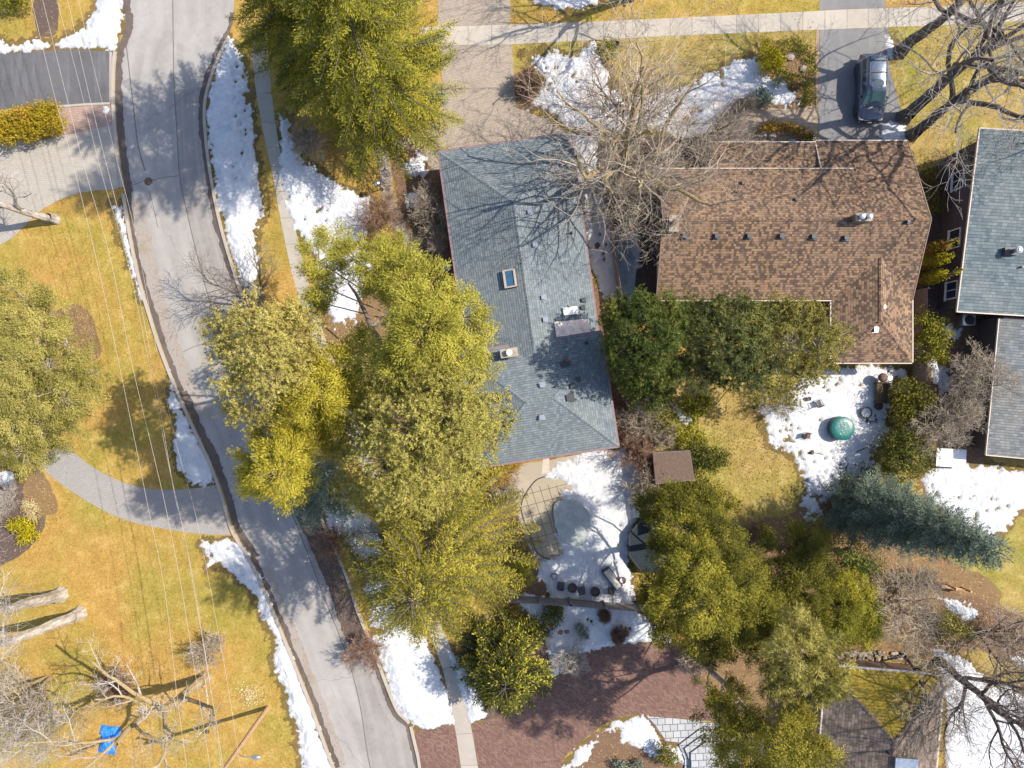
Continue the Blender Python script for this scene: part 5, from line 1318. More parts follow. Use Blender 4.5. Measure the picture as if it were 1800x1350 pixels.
# garden lamp by the front walk, bird bath
gl = thing('garden_lamp', 'short black garden lamp with a pale cap beside the front walk', 'lamp', P(671, 333)); lat(gl, [(.16, 0), (.05, .06), (.045, 1.25), (.12, 1.3)], (0, 0, 0), 'post', 'black'); lat(gl, [(.13, 1.3), (.19, 1.55), (.19, 1.57)], (0, 0, 0), 'lantern', 'glass'); lat(gl, [(.24, 1.57), (.14, 1.70), (.03, 1.76)], (0, 0, 0), 'lamp_cap', 'steel')
def rock(px, py, r, label, seed, sq=.55, mat='stone', group=None):
    rg = random.Random(seed); bm = BM(); bmesh.ops.create_icosphere(bm, subdivisions=2, radius=r)
    for v_ in bm.verts: v_.co = Vector((v_.co.x * (1.1 + .2 * math.sin(seed)), v_.co.y, v_.co.z * sq)) * rg.uniform(.88, 1.1)
    bmesh.ops.translate(bm, verts=bm.verts, vec=P(px, py, r * sq * .55))
    single('boulder', bm, [M[mat]], label, 'boulder', group)
rock(741, 202, .32, 'pale angular boulder in the grass near the little conifer', 1)
rock(1388, 100, .30, 'rounded tan boulder among the yellow-green ground cover', 2)
rock(1413, 121, .27, 'grey boulder among fallen leaves beside the asphalt driveway', 3)
rock(1357, 240, .32, 'flat grey boulder under the russet hedge by the porch', 4, .35)
rock(1050, 432, .26, 'dark boulder poking out of the side strip snow near the fence', 5, .5, 'copper')
rock(786, 468, .35, 'snow-capped boulder between house and walk', 6, .5, 'snow')
rock(984, 1111, .24, 'small brown mound in the snow beneath the board fence', 7, .5, 'terracotta')
rock(996, 1110, .17, 'little dark plum pot beside the brown mound in the snow', 8, .8, 'plum')
st_ = thing('stone_border', 'heap of pale border stones along the top of the mossy roof', 'stone border', P(1520, 1158)); bm = BM(); rg_ = random.Random(8)
for i in range(70):
    c = P(1465 + rg_.random() * 125, 1146 + rg_.random() * 14 + i * .0, .1); bmesh.ops.create_icosphere(bm, subdivisions=1, radius=rg_.uniform(.08, .17), matrix=Matrix.Translation(c) @ Matrix.Diagonal((1.3, 1, .6, 1)))
fin('stones', bm, M['stone'], st_)['kind'] = 'stuff'

# ================================================================ TREES AND SHRUBS
L_spruce = mk_leaf('spruce_needles', (.06, .075, .012), (.20, .195, .022), (.43, .375, .048))
L_spruce2 = mk_leaf('spruce_needles_olive', (.06, .062, .012), (.22, .20, .026), (.44, .375, .06))
L_dark = mk_leaf('dark_spruce_needles', (.025, .035, .01), (.09, .10, .018), (.48, .42, .05))
L_pine = mk_leaf('pine_needles_olive', (.22, .20, .045), (.41, .375, .095), (.55, .49, .145))
L_pineg = mk_leaf('pine_needles_green', (.19, .185, .028), (.37, .345, .055), (.52, .465, .09))
L_heml = mk_leaf('hemlock_foliage', (.045, .048, .012), (.145, .14, .022), (.42, .37, .05))
L_pale = mk_leaf('pine_needles_pale', (.26, .225, .055), (.46, .405, .115), (.60, .53, .19))
L_yel = mk_leaf('cedar_foliage_yellow', (.19, .165, .02), (.41, .355, .04), (.57, .49, .07))
L_bluegreen = mk_leaf('pine_needles_blue_green', (.045, .065, .03), (.135, .155, .055), (.33, .32, .085))
L_deep = mk_leaf('pine_needles_deep_green', (0.044, 0.069, 0.022), (0.125, 0.156, 0.037), (0.312, 0.325, 0.069))
L_mid = mk_leaf('pine_needles_mid', (.13, .13, .03), (.31, .28, .075), (.50, .44, .13))
L_blue = mk_leaf('blue_spruce_needles', (.045, .075, .062), (.115, .155, .12), (.26, .31, .225))
L_teal = mk_leaf('juniper_foliage', (.10, .14, .12), (.21, .26, .20), (.36, .40, .28))
L_yew = mk_leaf('yew_foliage', (0.050, 0.055, 0.013), (0.143, 0.138, 0.022), (0.330, 0.281, 0.039))
L_box = mk_leaf('boxwood_foliage', (0.046, 0.057, 0.016), (0.115, 0.127, 0.025), (0.241, 0.230, 0.040))
L_lime = mk_leaf('golden_cypress_foliage', (.24, .22, .01), (.42, .36, .015), (.55, .47, .03))
L_ivy = mk_leaf('ground_ivy', (.12, .13, .015), (.28, .28, .03), (.46, .42, .05))
L_rust = mk_leaf('rusty_hedge_leaves', (.20, .11, .02), (.42, .24, .035), (.50, .36, .05))
L_hedge = mk_leaf('clipped_cedar_hedge', (.20, .165, .015), (.38, .29, .02), (.50, .29, .045))
L_brown = mk_leaf('dead_leaf', (.11, .065, .035), (.27, .165, .085), (.48, .32, .16), .1)
L_gold = mk_leaf('dry_straw', (.42, .33, .16), (.60, .50, .28), (.72, .63, .40))

GS = 'conifers of the corner garden'
spruce('spruce_tree', 'huge yellow-green spruce at the top, its right boughs reaching over the brick drive', P(684, 192), 26, 5.9, L_spruce, 11, power=.6, tb=.40, tip=.18, z0=.10, dz=.5, nb=6, tmax=.8, group=GS)
spruce('spruce_tree', 'tall yellow-green spruce at the top edge, leaning over the road and its snowy verge', P(585, 122), 21, 5.2, L_spruce, 12, power=.6, tb=.40, tip=.18, z0=.12, dz=.5, nb=6, tmax=.8, group=GS)
spruce('spruce_tree', 'broad olive spruce with starlike radiating boughs left of the pool', P(786, 926), 18.5, 6.9, L_spruce2, 13, tb=.42, tip=.2, z0=.12, dz=.68, nb=7, power=.62, tmax=.55, group=GS, droop=.2)
spruce('dwarf_spruce', 'dome-shaped dark spruce with bright yellow-green tips at the foot of the red brick drive', P(889, 1150), 5.8, 3.75, L_dark, 14, tb=.25, z0=.02, dz=.26, nb=9, power=.55, tspace=.15, wid=.075, llen=.26, tip=.5, droop=.12, tmax=.6)
spruce('blue_spruce', 'slender blue spruce whose tip points to the lower right corner', P(1508, 886), 15.5, 2.9, L_blue, 15, z0=.03, dz=.34, nb=7, power=.6, droop=.22)

lobed('pine_tree', 'pale straw-green pine crown hanging over the road edge, left of the bright yellow cedar', P(590, 655), [(400, 588, 11, 40), (445, 560, 12, 42), (490, 565, 12.5, 44), (420, 640, 13, 48), (470, 610, 14, 52), (520, 600, 12, 44), (440, 690, 12, 46), (490, 670, 13, 48), (470, 735, 10, 36), (545, 575, 9, 30), (420, 720, 9, 26)], L_pale, 21, zs=1.30, auto=True, dens=1.35, gap=.03, bark='bark_yellow', trunk_r=.2, group=GS)
lobed('cedar_tree', 'bright yellow-green cedar crown in the middle of the corner garden', P(632, 672), [(540, 650, 10, 36), (585, 660, 11, 44), (555, 695, 12, 44), (595, 705, 11, 42), (525, 725, 11, 40), (570, 745, 10, 38), (610, 680, 9, 30), (540, 760, 9, 28)], L_yel, 22, zs=1.35, auto=True, kind='feather', dens=1.15, bark='bark_yellow', group=GS)
lobed('cedar_tree', 'bright yellow-green cedar crown at the road edge, lower of the pair', P(602, 762), [(475, 780, 9, 36), (510, 785, 10, 40), (450, 812, 9, 32), (490, 825, 11, 46), (530, 812, 9, 34), (465, 850, 8, 32), (510, 855, 9, 34), (440, 845, 7, 22)], L_yel, 23, zs=1.50, auto=True, kind='feather', dens=1.15, bark='bark_yellow', group=GS)
lobed('pine_tree', 'big green-olive pine against the blue-grey house, with a broken cream limb showing', P(760, 605), [(560, 460, 8, 34), (570, 505, 8, 30), (555, 530, 6, 24), (585, 420, 6, 26), (625, 455, 8, 34), (665, 470, 10, 42), (700, 450, 9, 38), (720, 495, 11, 46), (760, 510, 11, 46), (775, 550, 12, 46), (810, 560, 10, 42), (835, 600, 9, 40), (735, 545, 12, 44), (745, 590, 13, 52), (700, 600, 12, 46), (660, 640, 11, 42), (690, 650, 12, 44), (790, 610, 12, 46), (735, 640, 12, 44), (640, 610, 9, 30), (845, 640, 8, 30), (660, 510, 7, 24), (690, 520, 8, 30)], L_pineg, 24, zs=1.4, auto=True, kind='feather', dens=1.1, trunk_r=.3, group=GS)
lobed('pine_tree', 'big dusty-olive pine, broadest crown of the corner garden, touching the lower blue-grey roof', P(786, 738), [(700, 700, 13, 52), (760, 690, 14, 54), (815, 690, 12, 48), (845, 715, 11, 44), (862, 745, 10, 36), (790, 745, 15, 60), (720, 755, 15, 60), (660, 735, 12, 44), (640, 775, 11, 42), (610, 800, 10, 34), (625, 845, 9, 36), (680, 810, 14, 56), (745, 815, 14, 58), (810, 790, 12, 48), (845, 790, 10, 32), (690, 865, 11, 44), (740, 870, 10, 40), (785, 845, 10, 40), (640, 870, 8, 30), (700, 660, 11, 36), (815, 830, 8, 28)], L_pine, 25, zs=1.30, auto=True, dens=1.45, trunk_r=.32, group=GS)
lobed('juniper_tree', 'silvery blue-green juniper in the shade below the yellow cedars', P(610, 830), [(555, 835, 6, 32), (585, 850, 6, 34), (545, 870, 5, 34), (580, 885, 5, 32), (520, 880, 4, 26), (610, 870, 5, 30), (545, 900, 3.5, 24)], L_teal, 26, kind='feather', dens=1.0, group=GS)
lobed('pine_tree', 'dense dark green pine beside the right wall of the blue-grey house', P(1100, 600), [(1098, 560, 7, 38), (1140, 548, 8, 36), (1170, 555, 8, 34), (1185, 585, 8, 36), (1120, 600, 9, 46), (1160, 610, 9, 44), (1095, 615, 6, 34), (1130, 650, 7, 36), (1175, 645, 7, 30), (1100, 655, 5, 26), (1150, 690, 4, 34), (1120, 690, 3.5, 22)], L_deep, 27, dens=1.3, tuft=.24, group='pines along the back of the brown house')
lobed('pine_tree', 'olive-dark shaded pine in the middle of the row behind the brown house', P(1225, 620), [(1220, 555, 7, 30), (1250, 560, 8, 36), (1290, 560, 8.5, 40), (1235, 600, 8, 40), (1280, 605, 9, 44), (1320, 600, 9, 40), (1225, 645, 7, 36), (1270, 650, 7, 38), (1310, 645, 8, 36), (1340, 560, 8, 34), (1330, 630, 8, 32)], L_bluegreen, 28, dens=1.25, tuft=.26, group='pines along the back of the brown house')
lobed('pine_tree', 'olive pine with bare grey twigs overlapping the rear wing roof', P(1345, 620), [(1370, 555, 8, 34), (1405, 555, 8.5, 34), (1440, 565, 8.5, 32), (1465, 595, 8, 28), (1435, 610, 9, 40), (1390, 600, 9, 36), (1360, 645, 7, 32), (1395, 655, 6, 32), (1345, 685, 5, 26), (1380, 690, 4, 26), (1425, 645, 6, 26)], L_mid, 29, dens=1.35, gap=.08, kind='pine', bark='bark_grey', group='pines along the back of the brown house')
lobed('hemlock_tree', 'massive yellow-green hemlock right of the snowy pool garden', P(1165, 950), [(1168, 890, 6, 28), (1190, 885, 7, 34), (1225, 900, 8, 36), (1168, 932, 8, 32), (1200, 935, 10, 46), (1250, 945, 10, 44), (1290, 975, 9, 40), (1182, 985, 9, 42), (1225, 1000, 12, 54), (1285, 1020, 11, 48), (1330, 1040, 9, 38), (1155, 1035, 8, 36), (1190, 1055, 11, 46), (1245, 1065, 12, 50), (1305, 1080, 10, 44), (1345, 1095, 8, 28), (1170, 1100, 8, 34), (1225, 1115, 9, 38), (1280, 1120, 9, 36), (1320, 1120, 8, 30), (1250, 1145, 6, 24), (1140, 880, 5, 22)], L_heml, 31, kind='feather', dens=1.25, trunk_r=.3)
lobed('hemlock_tree', 'loose dark green hemlock between the massive one and the leaf-covered bed', P(1370, 985), [(1370, 960, 4, 36), (1410, 945, 4, 34), (1390, 1000, 5, 38), (1430, 985, 5, 36), (1410, 1040, 5, 38), (1360, 1030, 4, 30), (1380, 1075, 5, 34), (1430, 1080, 5, 32)], L_yew, 32, kind='feather', dens=1.0, gap=.1)
lobed('cedar_shrub', 'rounded dark cedar with yellow tips on its right side, above the grey twiggy bed', P(1450, 1020), [(1470, 1030, 4, 32), (1500, 1050, 4, 34), (1520, 1085, 4, 30), (1475, 1075, 5, 36), (1500, 1110, 4, 30), (1455, 1105, 4, 28), (1530, 1100, 3, 20)], L_spruce, 33, kind='feather', dens=1.3)
lobed('yew_shrub', 'small dark green yew tucked below the blue spruce on its left side', P(1490, 965), [(1490, 965, 2.2, 24), (1515, 985, 2.2, 28), (1525, 1005, 1.8, 20), (1495, 990, 2, 20)], L_deep, 34, kind='leaf', dens=1.1)
lobed('pine_tree', 'grey-green pine with long needles left of the mossy roof', P(1330, 1110), [(1370, 1120, 7, 32), (1405, 1110, 8, 32), (1440, 1140, 8, 34), (1465, 1165, 7.5, 28), (1395, 1160, 9, 42), (1440, 1190, 8, 36), (1370, 1190, 8, 32), (1410, 1215, 8, 32), (1455, 1205, 7, 26), (1350, 1155, 6, 26), (1400, 1085, 6, 18)], L_mid, 35, zs=1.45, auto=True, dens=1.0, tuft=.36, gap=.1, bark='bark_grey')
lobed('spruce_tree', 'tall thin spruce with a grey trunk showing, over the stone patio steps', P(1268, 1160), [(1245, 1215, 4, 26), (1275, 1220, 6, 30), (1258, 1255, 5, 32), (1290, 1250, 7, 36), (1265, 1290, 5, 28), (1300, 1300, 8, 36), (1330, 1270, 8, 32), (1280, 1330, 7, 34), (1335, 1320, 10, 38), (1375, 1290, 9, 36), (1400, 1260, 8, 28), (1415, 1305, 9, 34), (1385, 1335, 11, 40), (1440, 1330, 10, 32), (1320, 1355, 9, 34), (1430, 1355, 11, 30)], L_spruce2, 36, zs=1.45, auto=True, kind='feather', dens=1.0, gap=.15, bark='bark_grey', trunkto=P(1400, 1350, 13.5), trunk_r=.26)
lobed('pine_tree', 'feathery grey-green pine filling the left edge above the slate path', P(172, 655), [(20, 500, 7, 36), (50, 530, 8, 36), (90, 545, 6, 32), (20, 570, 9, 40), (65, 590, 9, 44), (110, 600, 6, 36), (30, 640, 10, 46), (85, 650, 8, 44), (135, 640, 5, 34), (165, 665, 3.5, 28), (55, 700, 9, 46), (105, 700, 7, 40), (150, 700, 4, 34), (20, 735, 9, 40), (75, 750, 7, 40), (120, 745, 5, 32), (45, 790, 7, 36), (95, 785, 5, 26), (10, 690, 10, 40), (5, 790, 8, 30)], L_mid, 37, kind='feather', dens=.95, gap=.16, bark='bark_grey')

# clipped and rounded evergreens
lobed('round_shrub', 'largest round clipped evergreen, between the snowy terrace and the white table', P(1582, 792), [(1586, 795, 1.5, 50)], L_box, 41, kind='leaf', dens=1.5, subr=(.3, .5), squash=.8)
lobed('evergreen_shrub', 'dark evergreen hedge clump behind the wicker bench', P(1592, 706), [(1590, 690, 1.6, 24), (1612, 702, 1.8, 26), (1592, 724, 1.6, 26), (1618, 730, 1.6, 24)], L_yew, 42, kind='leaf', dens=1.3, subr=(.28, .45))
lobed('evergreen_shrub', 'bright yellow-green shrub between brown rear wing and twiggy yard', P(1630, 590), [(1625, 570, 1.6, 24), (1645, 590, 1.8, 26), (1630, 612, 1.6, 26), (1650, 620, 1.4, 18)], L_spruce, 43, kind='leaf', dens=1.2, subr=(.28, .45))
lobed('round_shrub', 'small round dark boxwood below the board fence in the snow', P(974, 1077), [(974, 1078, .7, 18)], L_box, 44, kind='leaf', dens=1.6, subr=(.2, .3), squash=.85)
lobed('clipped_hedge', 'dark clipped evergreen casting shade on the lawn, above the brown shed', P(1242, 803), [(1222, 797, 1.2, 20), (1242, 803, 1.3, 20), (1262, 803, 1.2, 17), (1250, 815, 1.1, 15)], L_box, 45, kind='leaf', dens=1.5, subr=(.22, .36))
lobed('clipped_hedge', 'dark evergreen row below the brown shed, running into the hemlock', P(1220, 870), [(1180, 862, 1.4, 22), (1205, 860, 1.5, 20), (1228, 850, 1.5, 18), (1250, 862, 1.6, 20), (1268, 880, 1.5, 18), (1235, 880, 1.5, 22), (1285, 885, 1.2, 13)], L_yew, 46, kind='leaf', dens=1.4, subr=(.25, .4))
lobed('golden_shrub', 'golden cypress mound left of the asphalt driveway', P(1356, 102), [(1352, 90, .9, 17), (1362, 104, 1.0, 18), (1350, 116, .8, 15)], L_lime, 47, kind='leaf', dens=1.5, subr=(.2, .34), woody=0)
lobed('ground_ivy', 'yellow-green ivy patch curving along the asphalt driveway bed', P(1400, 130), [(1385, 75, .2, 16), (1408, 82, .2, 15), (1422, 98, .2, 14), (1426, 120, .15, 13), (1400, 140, .15, 15), (1418, 150, .15, 15), (1425, 172, .15, 13), (1410, 182, .12, 12), (1380, 130, .15, 13)], L_ivy, 48, kind='leaf', dens=.55, subr=(.2, .34), squash=.35, woody=0)
lobed('juniper_shrub', 'blue-green juniper ball at the snow edge before the tan flagstones', P(1337, 170), [(1337, 168, .5, 15), (1348, 174, .4, 11)], L_teal, 49, kind='leaf', dens=1.3, subr=(.18, .3), woody=0)
lobed('small_shrub', 'tiny grey-green mound poking through the snow near the golden cypress', P(1366, 145), [(1366, 145, .3, 9)], L_teal, 50, kind='leaf', dens=1.2, subr=(.14, .22), woody=0)
lobed('small_shrub', 'grey-brown mound among fallen leaves left of the asphalt driveway', P(1400, 147), [(1400, 147, .3, 11)], L_brown, 51, kind='leaf', dens=1.1, subr=(.14, .24), woody=0)
lobed('russet_hedge', 'low rusty-orange hedge arc in front of the porch roof', P(1380, 228), [(1338, 228, .4, 8), (1352, 224, .4, 9), (1366, 223, .4, 9), (1380, 224, .4, 9), (1394, 227, .4, 9), (1407, 231, .4, 9), (1420, 237, .4, 9)], L_rust, 52, kind='leaf', dens=1.6, subr=(.16, .26), woody=0)
lobed('round_shrub', 'small green ball at the right end of the russet hedge', P(1424, 245), [(1424, 246, .45, 10)], L_box, 53, kind='leaf', dens=1.5, subr=(.16, .25), woody=0)
lobed('clipped_hedge', 'orange-green clipped cedar hedge between the two left driveways', P(50, 215), [(95, 195, 1.1, 19), (98, 220, 1.1, 17), (75, 203, 1.2, 20), (72, 226, 1.1, 18), (50, 210, 1.2, 20), (48, 232, 1.1, 17), (25, 216, 1.2, 20), (22, 238, 1.1, 17), (0, 220, 1.2, 20), (-4, 242, 1.1, 17), (-25, 225, 1.2, 20)], L_hedge, 54, kind='leaf', dens=1.5, subr=(.25, .38), squash=.9)
lobed('golden_shrub', 'flat golden shrub in the dark bed at the left edge', P(42, 932), [(30, 922, .4, 13), (50, 928, .5, 15), (44, 944, .4, 12), (58, 940, .3, 9)], L_lime, 55, kind='leaf', dens=1.3, subr=(.18, .3), woody=0)
lobed('grass_tuft', 'pale straw tuft above the golden shrub at the left edge', P(58, 898), [(52, 890, .3, 10), (62, 900, .3, 10)], L_gold, 56, kind='feather', dens=1.2, subr=(.2, .3), woody=0)
lobed('ground_ivy', 'glossy green ivy bed by the snow strip on the right lawn', P(1215, 715), [(1205, 712, .2, 16), (1228, 712, .2, 17), (1240, 705, .2, 12), (1215, 730, .15, 12)], L_ivy, 57, kind='leaf', dens=.9, subr=(.2, .34), squash=.35, woody=0)
lobed('ground_ivy', 'green ivy bed just above the dark clipped evergreen', P(1215, 765), [(1200, 755, .2, 14), (1220, 765, .2, 16), (1232, 778, .2, 13), (1200, 775, .2, 14)], L_ivy, 58, kind='leaf', dens=.9, subr=(.2, .34), squash=.35, woody=0)
lobed('ground_ivy', 'olive ground cover along the front edge of the snowy terrace', P(1540, 855), [(1500, 850, .15, 18), (1530, 858, .15, 18), (1560, 860, .15, 18), (1590, 850, .15, 16), (1480, 870, .15, 14)], L_ivy, 59, kind='leaf', dens=.6, subr=(.22, .36), squash=.35, woody=0)
lobed('orange_shrub', 'orange-tinted evergreen at the lower left corner of the blue-grey roof', P(885, 826), [(870, 820, 1.4, 18), (890, 830, 1.4, 18), (865, 840, 1.2, 16), (905, 822, 1.0, 10)], L_rust, 60, kind='feather', dens=1.1)
lobed('golden_shrub', 'yellow shrub at the left end of the board fence', P(918, 1000), [(912, 990, 1.2, 16), (925, 1000, 1.2, 16), (905, 1012, 1.2, 15), (920, 1020, 1.0, 12)], L_yel, 61, kind='feather', dens=1.2)
lobed('small_shrub', 'dark little conifer in the snow left of the red brick drive', P(1022, 1108), [(1020, 1104, .4, 7), (1028, 1114, .4, 7)], L_teal, 62, kind='feather', dens=1.0, subr=(.12, .2), woody=0)
lobed('small_shrub', 'small blue-green conifer at the edge of the upper brick drive', P(768, 168), [(766, 162, .7, 13), (772, 176, .6, 12)], L_teal, 63, kind='feather', dens=1.3, subr=(.22, .34), woody=0)
lobed('round_shrub', 'bright green clipped cone in the snow left of the patio steps', P(1172, 1322), [(1172, 1322, .8, 16), (1180, 1334, .6, 12)], L_yew, 64, kind='leaf', dens=1.4, subr=(.2, .32))
lobed('small_shrub', 'pale green mounds on the brown mulch at the bottom edge', P(1105, 1345), [(1090, 1345, .4, 12), (1122, 1342, .4, 10), (1105, 1352, .4, 11)], L_teal, 65, kind='leaf', dens=1.1, subr=(.18, .3), woody=0)
lobed('evergreen_shrub', 'loose green shrub among grey twigs in the lower right garden', P(1660, 1095), [(1655, 1090, 1.0, 18), (1672, 1100, 1.0, 18), (1690, 1108, .9, 15)], L_mid, 66, kind='leaf', dens=1.0)
lobed('evergreen_shrub', 'dark hedge strip along the right wall of the brown house', P(1636, 320), [(1632, 295, .8, 13), (1634, 318, .8, 13), (1638, 342, .8, 13), (1642, 366, .8, 12)], L_yew, 67, kind='leaf', dens=1.0)
lobed('evergreen_shrub', 'olive shrub below the left wall of the twiggy tree by the pool fence', P(1155, 735), [(1150, 725, .8, 18), (1172, 740, .8, 18), (1150, 755, .6, 16), (1180, 725, .6, 14)], L_yew, 68, kind='leaf', dens=.8)
lobed('evergreen_shrub', 'green bush at the top left corner above the snow bank', P(20, 5), [(10, -5, 1.0, 22), (35, 0, 1.0, 18)], L_spruce, 69, kind='leaf', dens=1.1)
lobed('evergreen_shrub', 'tall green hedge bush in the shrubbery behind the bare thorn tree', P(1085, 75), [(1062, 82, .7, 12), (1075, 95, .7, 12)], L_spruce, 70, kind='leaf', dens=.8)
for k, (px, py, h_, lb) in enumerate(((1612, 444, 4.4, 'topmost'), (1611, 466, 4.0, 'middle'), (1611, 494, 5.2, 'lowest and longest'))):
    lobed('columnar_cedar', lb + ' of three slim clipped cedars beside the brown roof edge', P(px + 6, py), [(0, 0, 0, 0)] and [((px + 6 - 900) / (1 - z / CAM_H) + 900, (py - 675) / (1 - z / CAM_H) + 675, z, r_) for z, r_ in ((.4, 10), (1.1, 11), (1.8, 11), (2.5, 9.5), (3.2, 7), (h_ - .8, 5), (h_ - .2, 2.5))], L_lime if k else L_hedge, 71 + k, kind='leaf', dens=1.3, subr=(.12, .2), tuft=.10, group='columnar cedars beside the brown house')

# ---- leafless trees
bare('bare_tree', 'wide grey-twigged bare tree in front of the gap between the blue-grey and brown houses', P(1078, 328), 15, 81, .46, bark='bark_yellow', twig='twig', nchild=(9, 7, 6, 4), spread=46, first=.5, trunkfrac=.33, limb=1.3, limblen=9.0, up=.03, lean=(.05, .12))
bare('bare_tree', 'smaller many-stemmed bare tree close to the brown gable end', P(1104, 385), 8, 82, .08, bark='bark_yellow', twig='twig', nchild=(8, 6, 6), spread=44, multi=8, trunkfrac=.6)
bare('bare_tree', 'bare thorn tree with purplish twigs over the front garden snow', P(1085, 185), 8, 83, .1, bark='bark', twig='twig_red', nchild=(8, 7, 6), spread=50, multi=4, trunkfrac=.62)
bare('bare_tree', 'spreading bare bush tree before the tan flagstone path', P(1215, 245), 7.5, 84, .09, bark='bark', twig='twig', nchild=(8, 7, 6), spread=52, multi=5, trunkfrac=.62)
bare('street_tree', 'dark-trunked bare tree rooted by the small snow pile behind the parked car', P(1581, 92), 19, 85, .44, bark='bark_dark', twig='twig_grey', nchild=(7, 6, 6, 5), spread=42, first=.55, lean=(.0, .10), trunkfrac=.5, limb=1.1, limblen=9, group='bare trees lining the asphalt driveway')
bare('street_tree', 'dark-trunked bare tree rooted right in front of the parked car', P(1588, 207), 20, 86, .46, bark='bark_dark', twig='twig_grey', nchild=(7, 6, 6, 5), spread=46, first=.5, lean=(.0, .16), trunkfrac=.5, limb=1.1, limblen=9.5, group='bare trees lining the asphalt driveway')
bare('street_tree', 'dark-trunked bare tree rooted beside the big snow pile at the brown garage', P(1602, 238), 19, 87, .38, bark='bark_dark', twig='twig_grey', nchild=(7, 6, 6, 5), spread=48, first=.35, lean=(.02, .0), trunkfrac=.48, limb=1.1, limblen=9, group='bare trees lining the asphalt driveway')
bare('bare_tree', 'bare tree with twisted twigs against the left gutter of the slate-grey house', P(1668, 300), 6.5, 88, .09, bark='bark', twig='twig', nchild=(6, 5, 5), spread=45, multi=3, trunkfrac=.62)
bare('street_tree', 'bare street tree at the top edge above the concrete sidewalk', P(1108, -6), 15, 89, .36, bark='bark_dark', twig='twig_grey', nchild=(7, 6, 6, 5), spread=46, first=.45, trunkfrac=.42, limblen=8)
bare('bare_tree', 'pale bare tree poking out between the two tall spruces at the top edge', P(692, 72), 15, 90, .22, bark='bark_grey', twig='twig', nchild=(7, 6, 5, 4), spread=44, first=.35)
bare('street_tree', 'pale-barked bare tree at the left edge, upper of the two trunks', P(106, 1045), 20, 91, .46, bark='bark_grey', twig='twig_grey', nchild=(6, 6, 6, 5), spread=45, first=.62, group='pale-barked trees on the left lawn')
bare('street_tree', 'pale-barked bare tree at the left edge, lower of the two trunks', P(140, 1078), 18, 92, .42, bark='bark_grey', twig='twig_grey', nchild=(6, 6, 6, 5), spread=48, first=.5, group='pale-barked trees on the left lawn')
bare('bare_tree', 'yellow-barked bare tree leaning down-left past the blue tarpaulin', P(362, 1190), 15, 93, .36, bark='bark_yellow', twig='twig_grey', nchild=(8, 6, 6, 5), spread=55, first=.3, trunkfrac=.72, short=.7)
bare('bare_tree', 'bare tree in the bottom left corner with long yellow stems', P(88, 1190), 11, 94, .12, bark='bark_yellow', twig='twig_grey', nchild=(7, 6, 5, 4), spread=45, multi=4, trunkfrac=.6)
bare('bare_tree', 'pale bare tree standing at the curved lawn tip by the grey paved driveway', P(98, 386), 12, 95, .30, bark='bark_grey', twig='twig_grey', nchild=(6, 6, 6, 5), spread=50, first=.32)
bare('bare_tree', 'dark bare tree leaning over the road above the pale pine', P(468, 545), 7.5, 96, .1, bark='bark_dark', twig='twig_dark', nchild=(7, 5, 5), spread=40, lean=(-.25, .25), multi=3, trunkfrac=.65)
bare('bare_tree', 'dark bare tree in the lower right corner reaching over the snow', P(1652, 1162), 14, 97, .30, bark='bark_dark', twig='twig_dark', nchild=(10, 7, 6, 5), spread=46, first=.25, trunkfrac=.7)
bare('bare_tree', 'dense tan bare tree beside the lower grey extension roof, upper crown', P(1672, 680), 7, 98, .1, bark='bark_yellow', twig='twig', nchild=(8, 6, 5, 4), spread=48, multi=3, trunkfrac=.55, group='bare trees beside the grey extension')
bare('bare_tree', 'dense tan bare tree above the white table, lower crown', P(1660, 750), 6.5, 99, .1, bark='bark_yellow', twig='twig', nchild=(8, 6, 5, 4), spread=48, multi=3, trunkfrac=.55, group='bare trees beside the grey extension')
bare('bare_tree', 'bare tree off the right edge with its thin limbs over the slate-grey roof', P(1800, 300), 10, 100, .2, bark='bark_dark', twig='twig_dark', nchild=(6, 5, 5, 4), spread=48, first=.3)
bare('bare_tree', 'bare tree tangled over the brown bed beneath the blue spruce', P(1560, 1060), 7.5, 101, .09, bark='bark', twig='twig', nchild=(8, 7, 7), spread=52, multi=4, trunkfrac=.6)
bare('bare_tree', 'bare tree with fine dark twigs over the mossy roof', P(1585, 1150), 10, 102, .14, bark='bark_dark', twig='twig', nchild=(8, 6, 6, 5), spread=52, first=.25)
bare('bare_tree', 'bare tree in the brown twiggy bed at the lower right edge', P(1720, 1110), 7.5, 103, .1, bark='bark_dark', twig='twig', nchild=(8, 7, 7), spread=52, multi=5, trunkfrac=.6)
# bare shrubs: many thin stems from one root
def shrub(label, px, py, h, seed, twig='twig', multi=14, nchild=(5, 5, 4), spread=36, tr=.022, name='bare_shrub', group=None, tf=.75): bare(name, label, P(px, py), h, seed, tr, cat='shrub', group=group, bark=twig, twig=twig, nchild=nchild, spread=spread, multi=multi, trunkfrac=tf, partname='twigs')
shrub('dense russet bare shrub at the edge of the upper brick drive', 928, 152, 1.7, 111, 'twig_red', 26)
shrub('straggly tan bare shrub against the left wall of the blue-grey house', 762, 372, 2.6, 112, 'twig', 16)
shrub('low tan bare shrub below the wall shrub, beside the house walk', 770, 425, 2.0, 113, 'twig', 16)
shrub('wide rusty bare shrub in the front snow left of the walk', 672, 392, 3.0, 114, 'twig_red', 18)
shrub('grey-tan bare shrub under the edge of the tall spruce by the sidewalk snow', 545, 255, 2.6, 115, 'twig', 18)
shrub('tangled bare shrub along the pool fence at the corner of the lower roof', 1108, 790, 2.8, 116, 'twig_red', 18)
shrub('tangled bare shrub beside the pool snow, by the brown shed', 1128, 850, 2.6, 117, 'twig', 18)
shrub('tall bare shrub against the fence beside the big lower roof', 1118, 735, 3.0, 118, 'twig', 16)
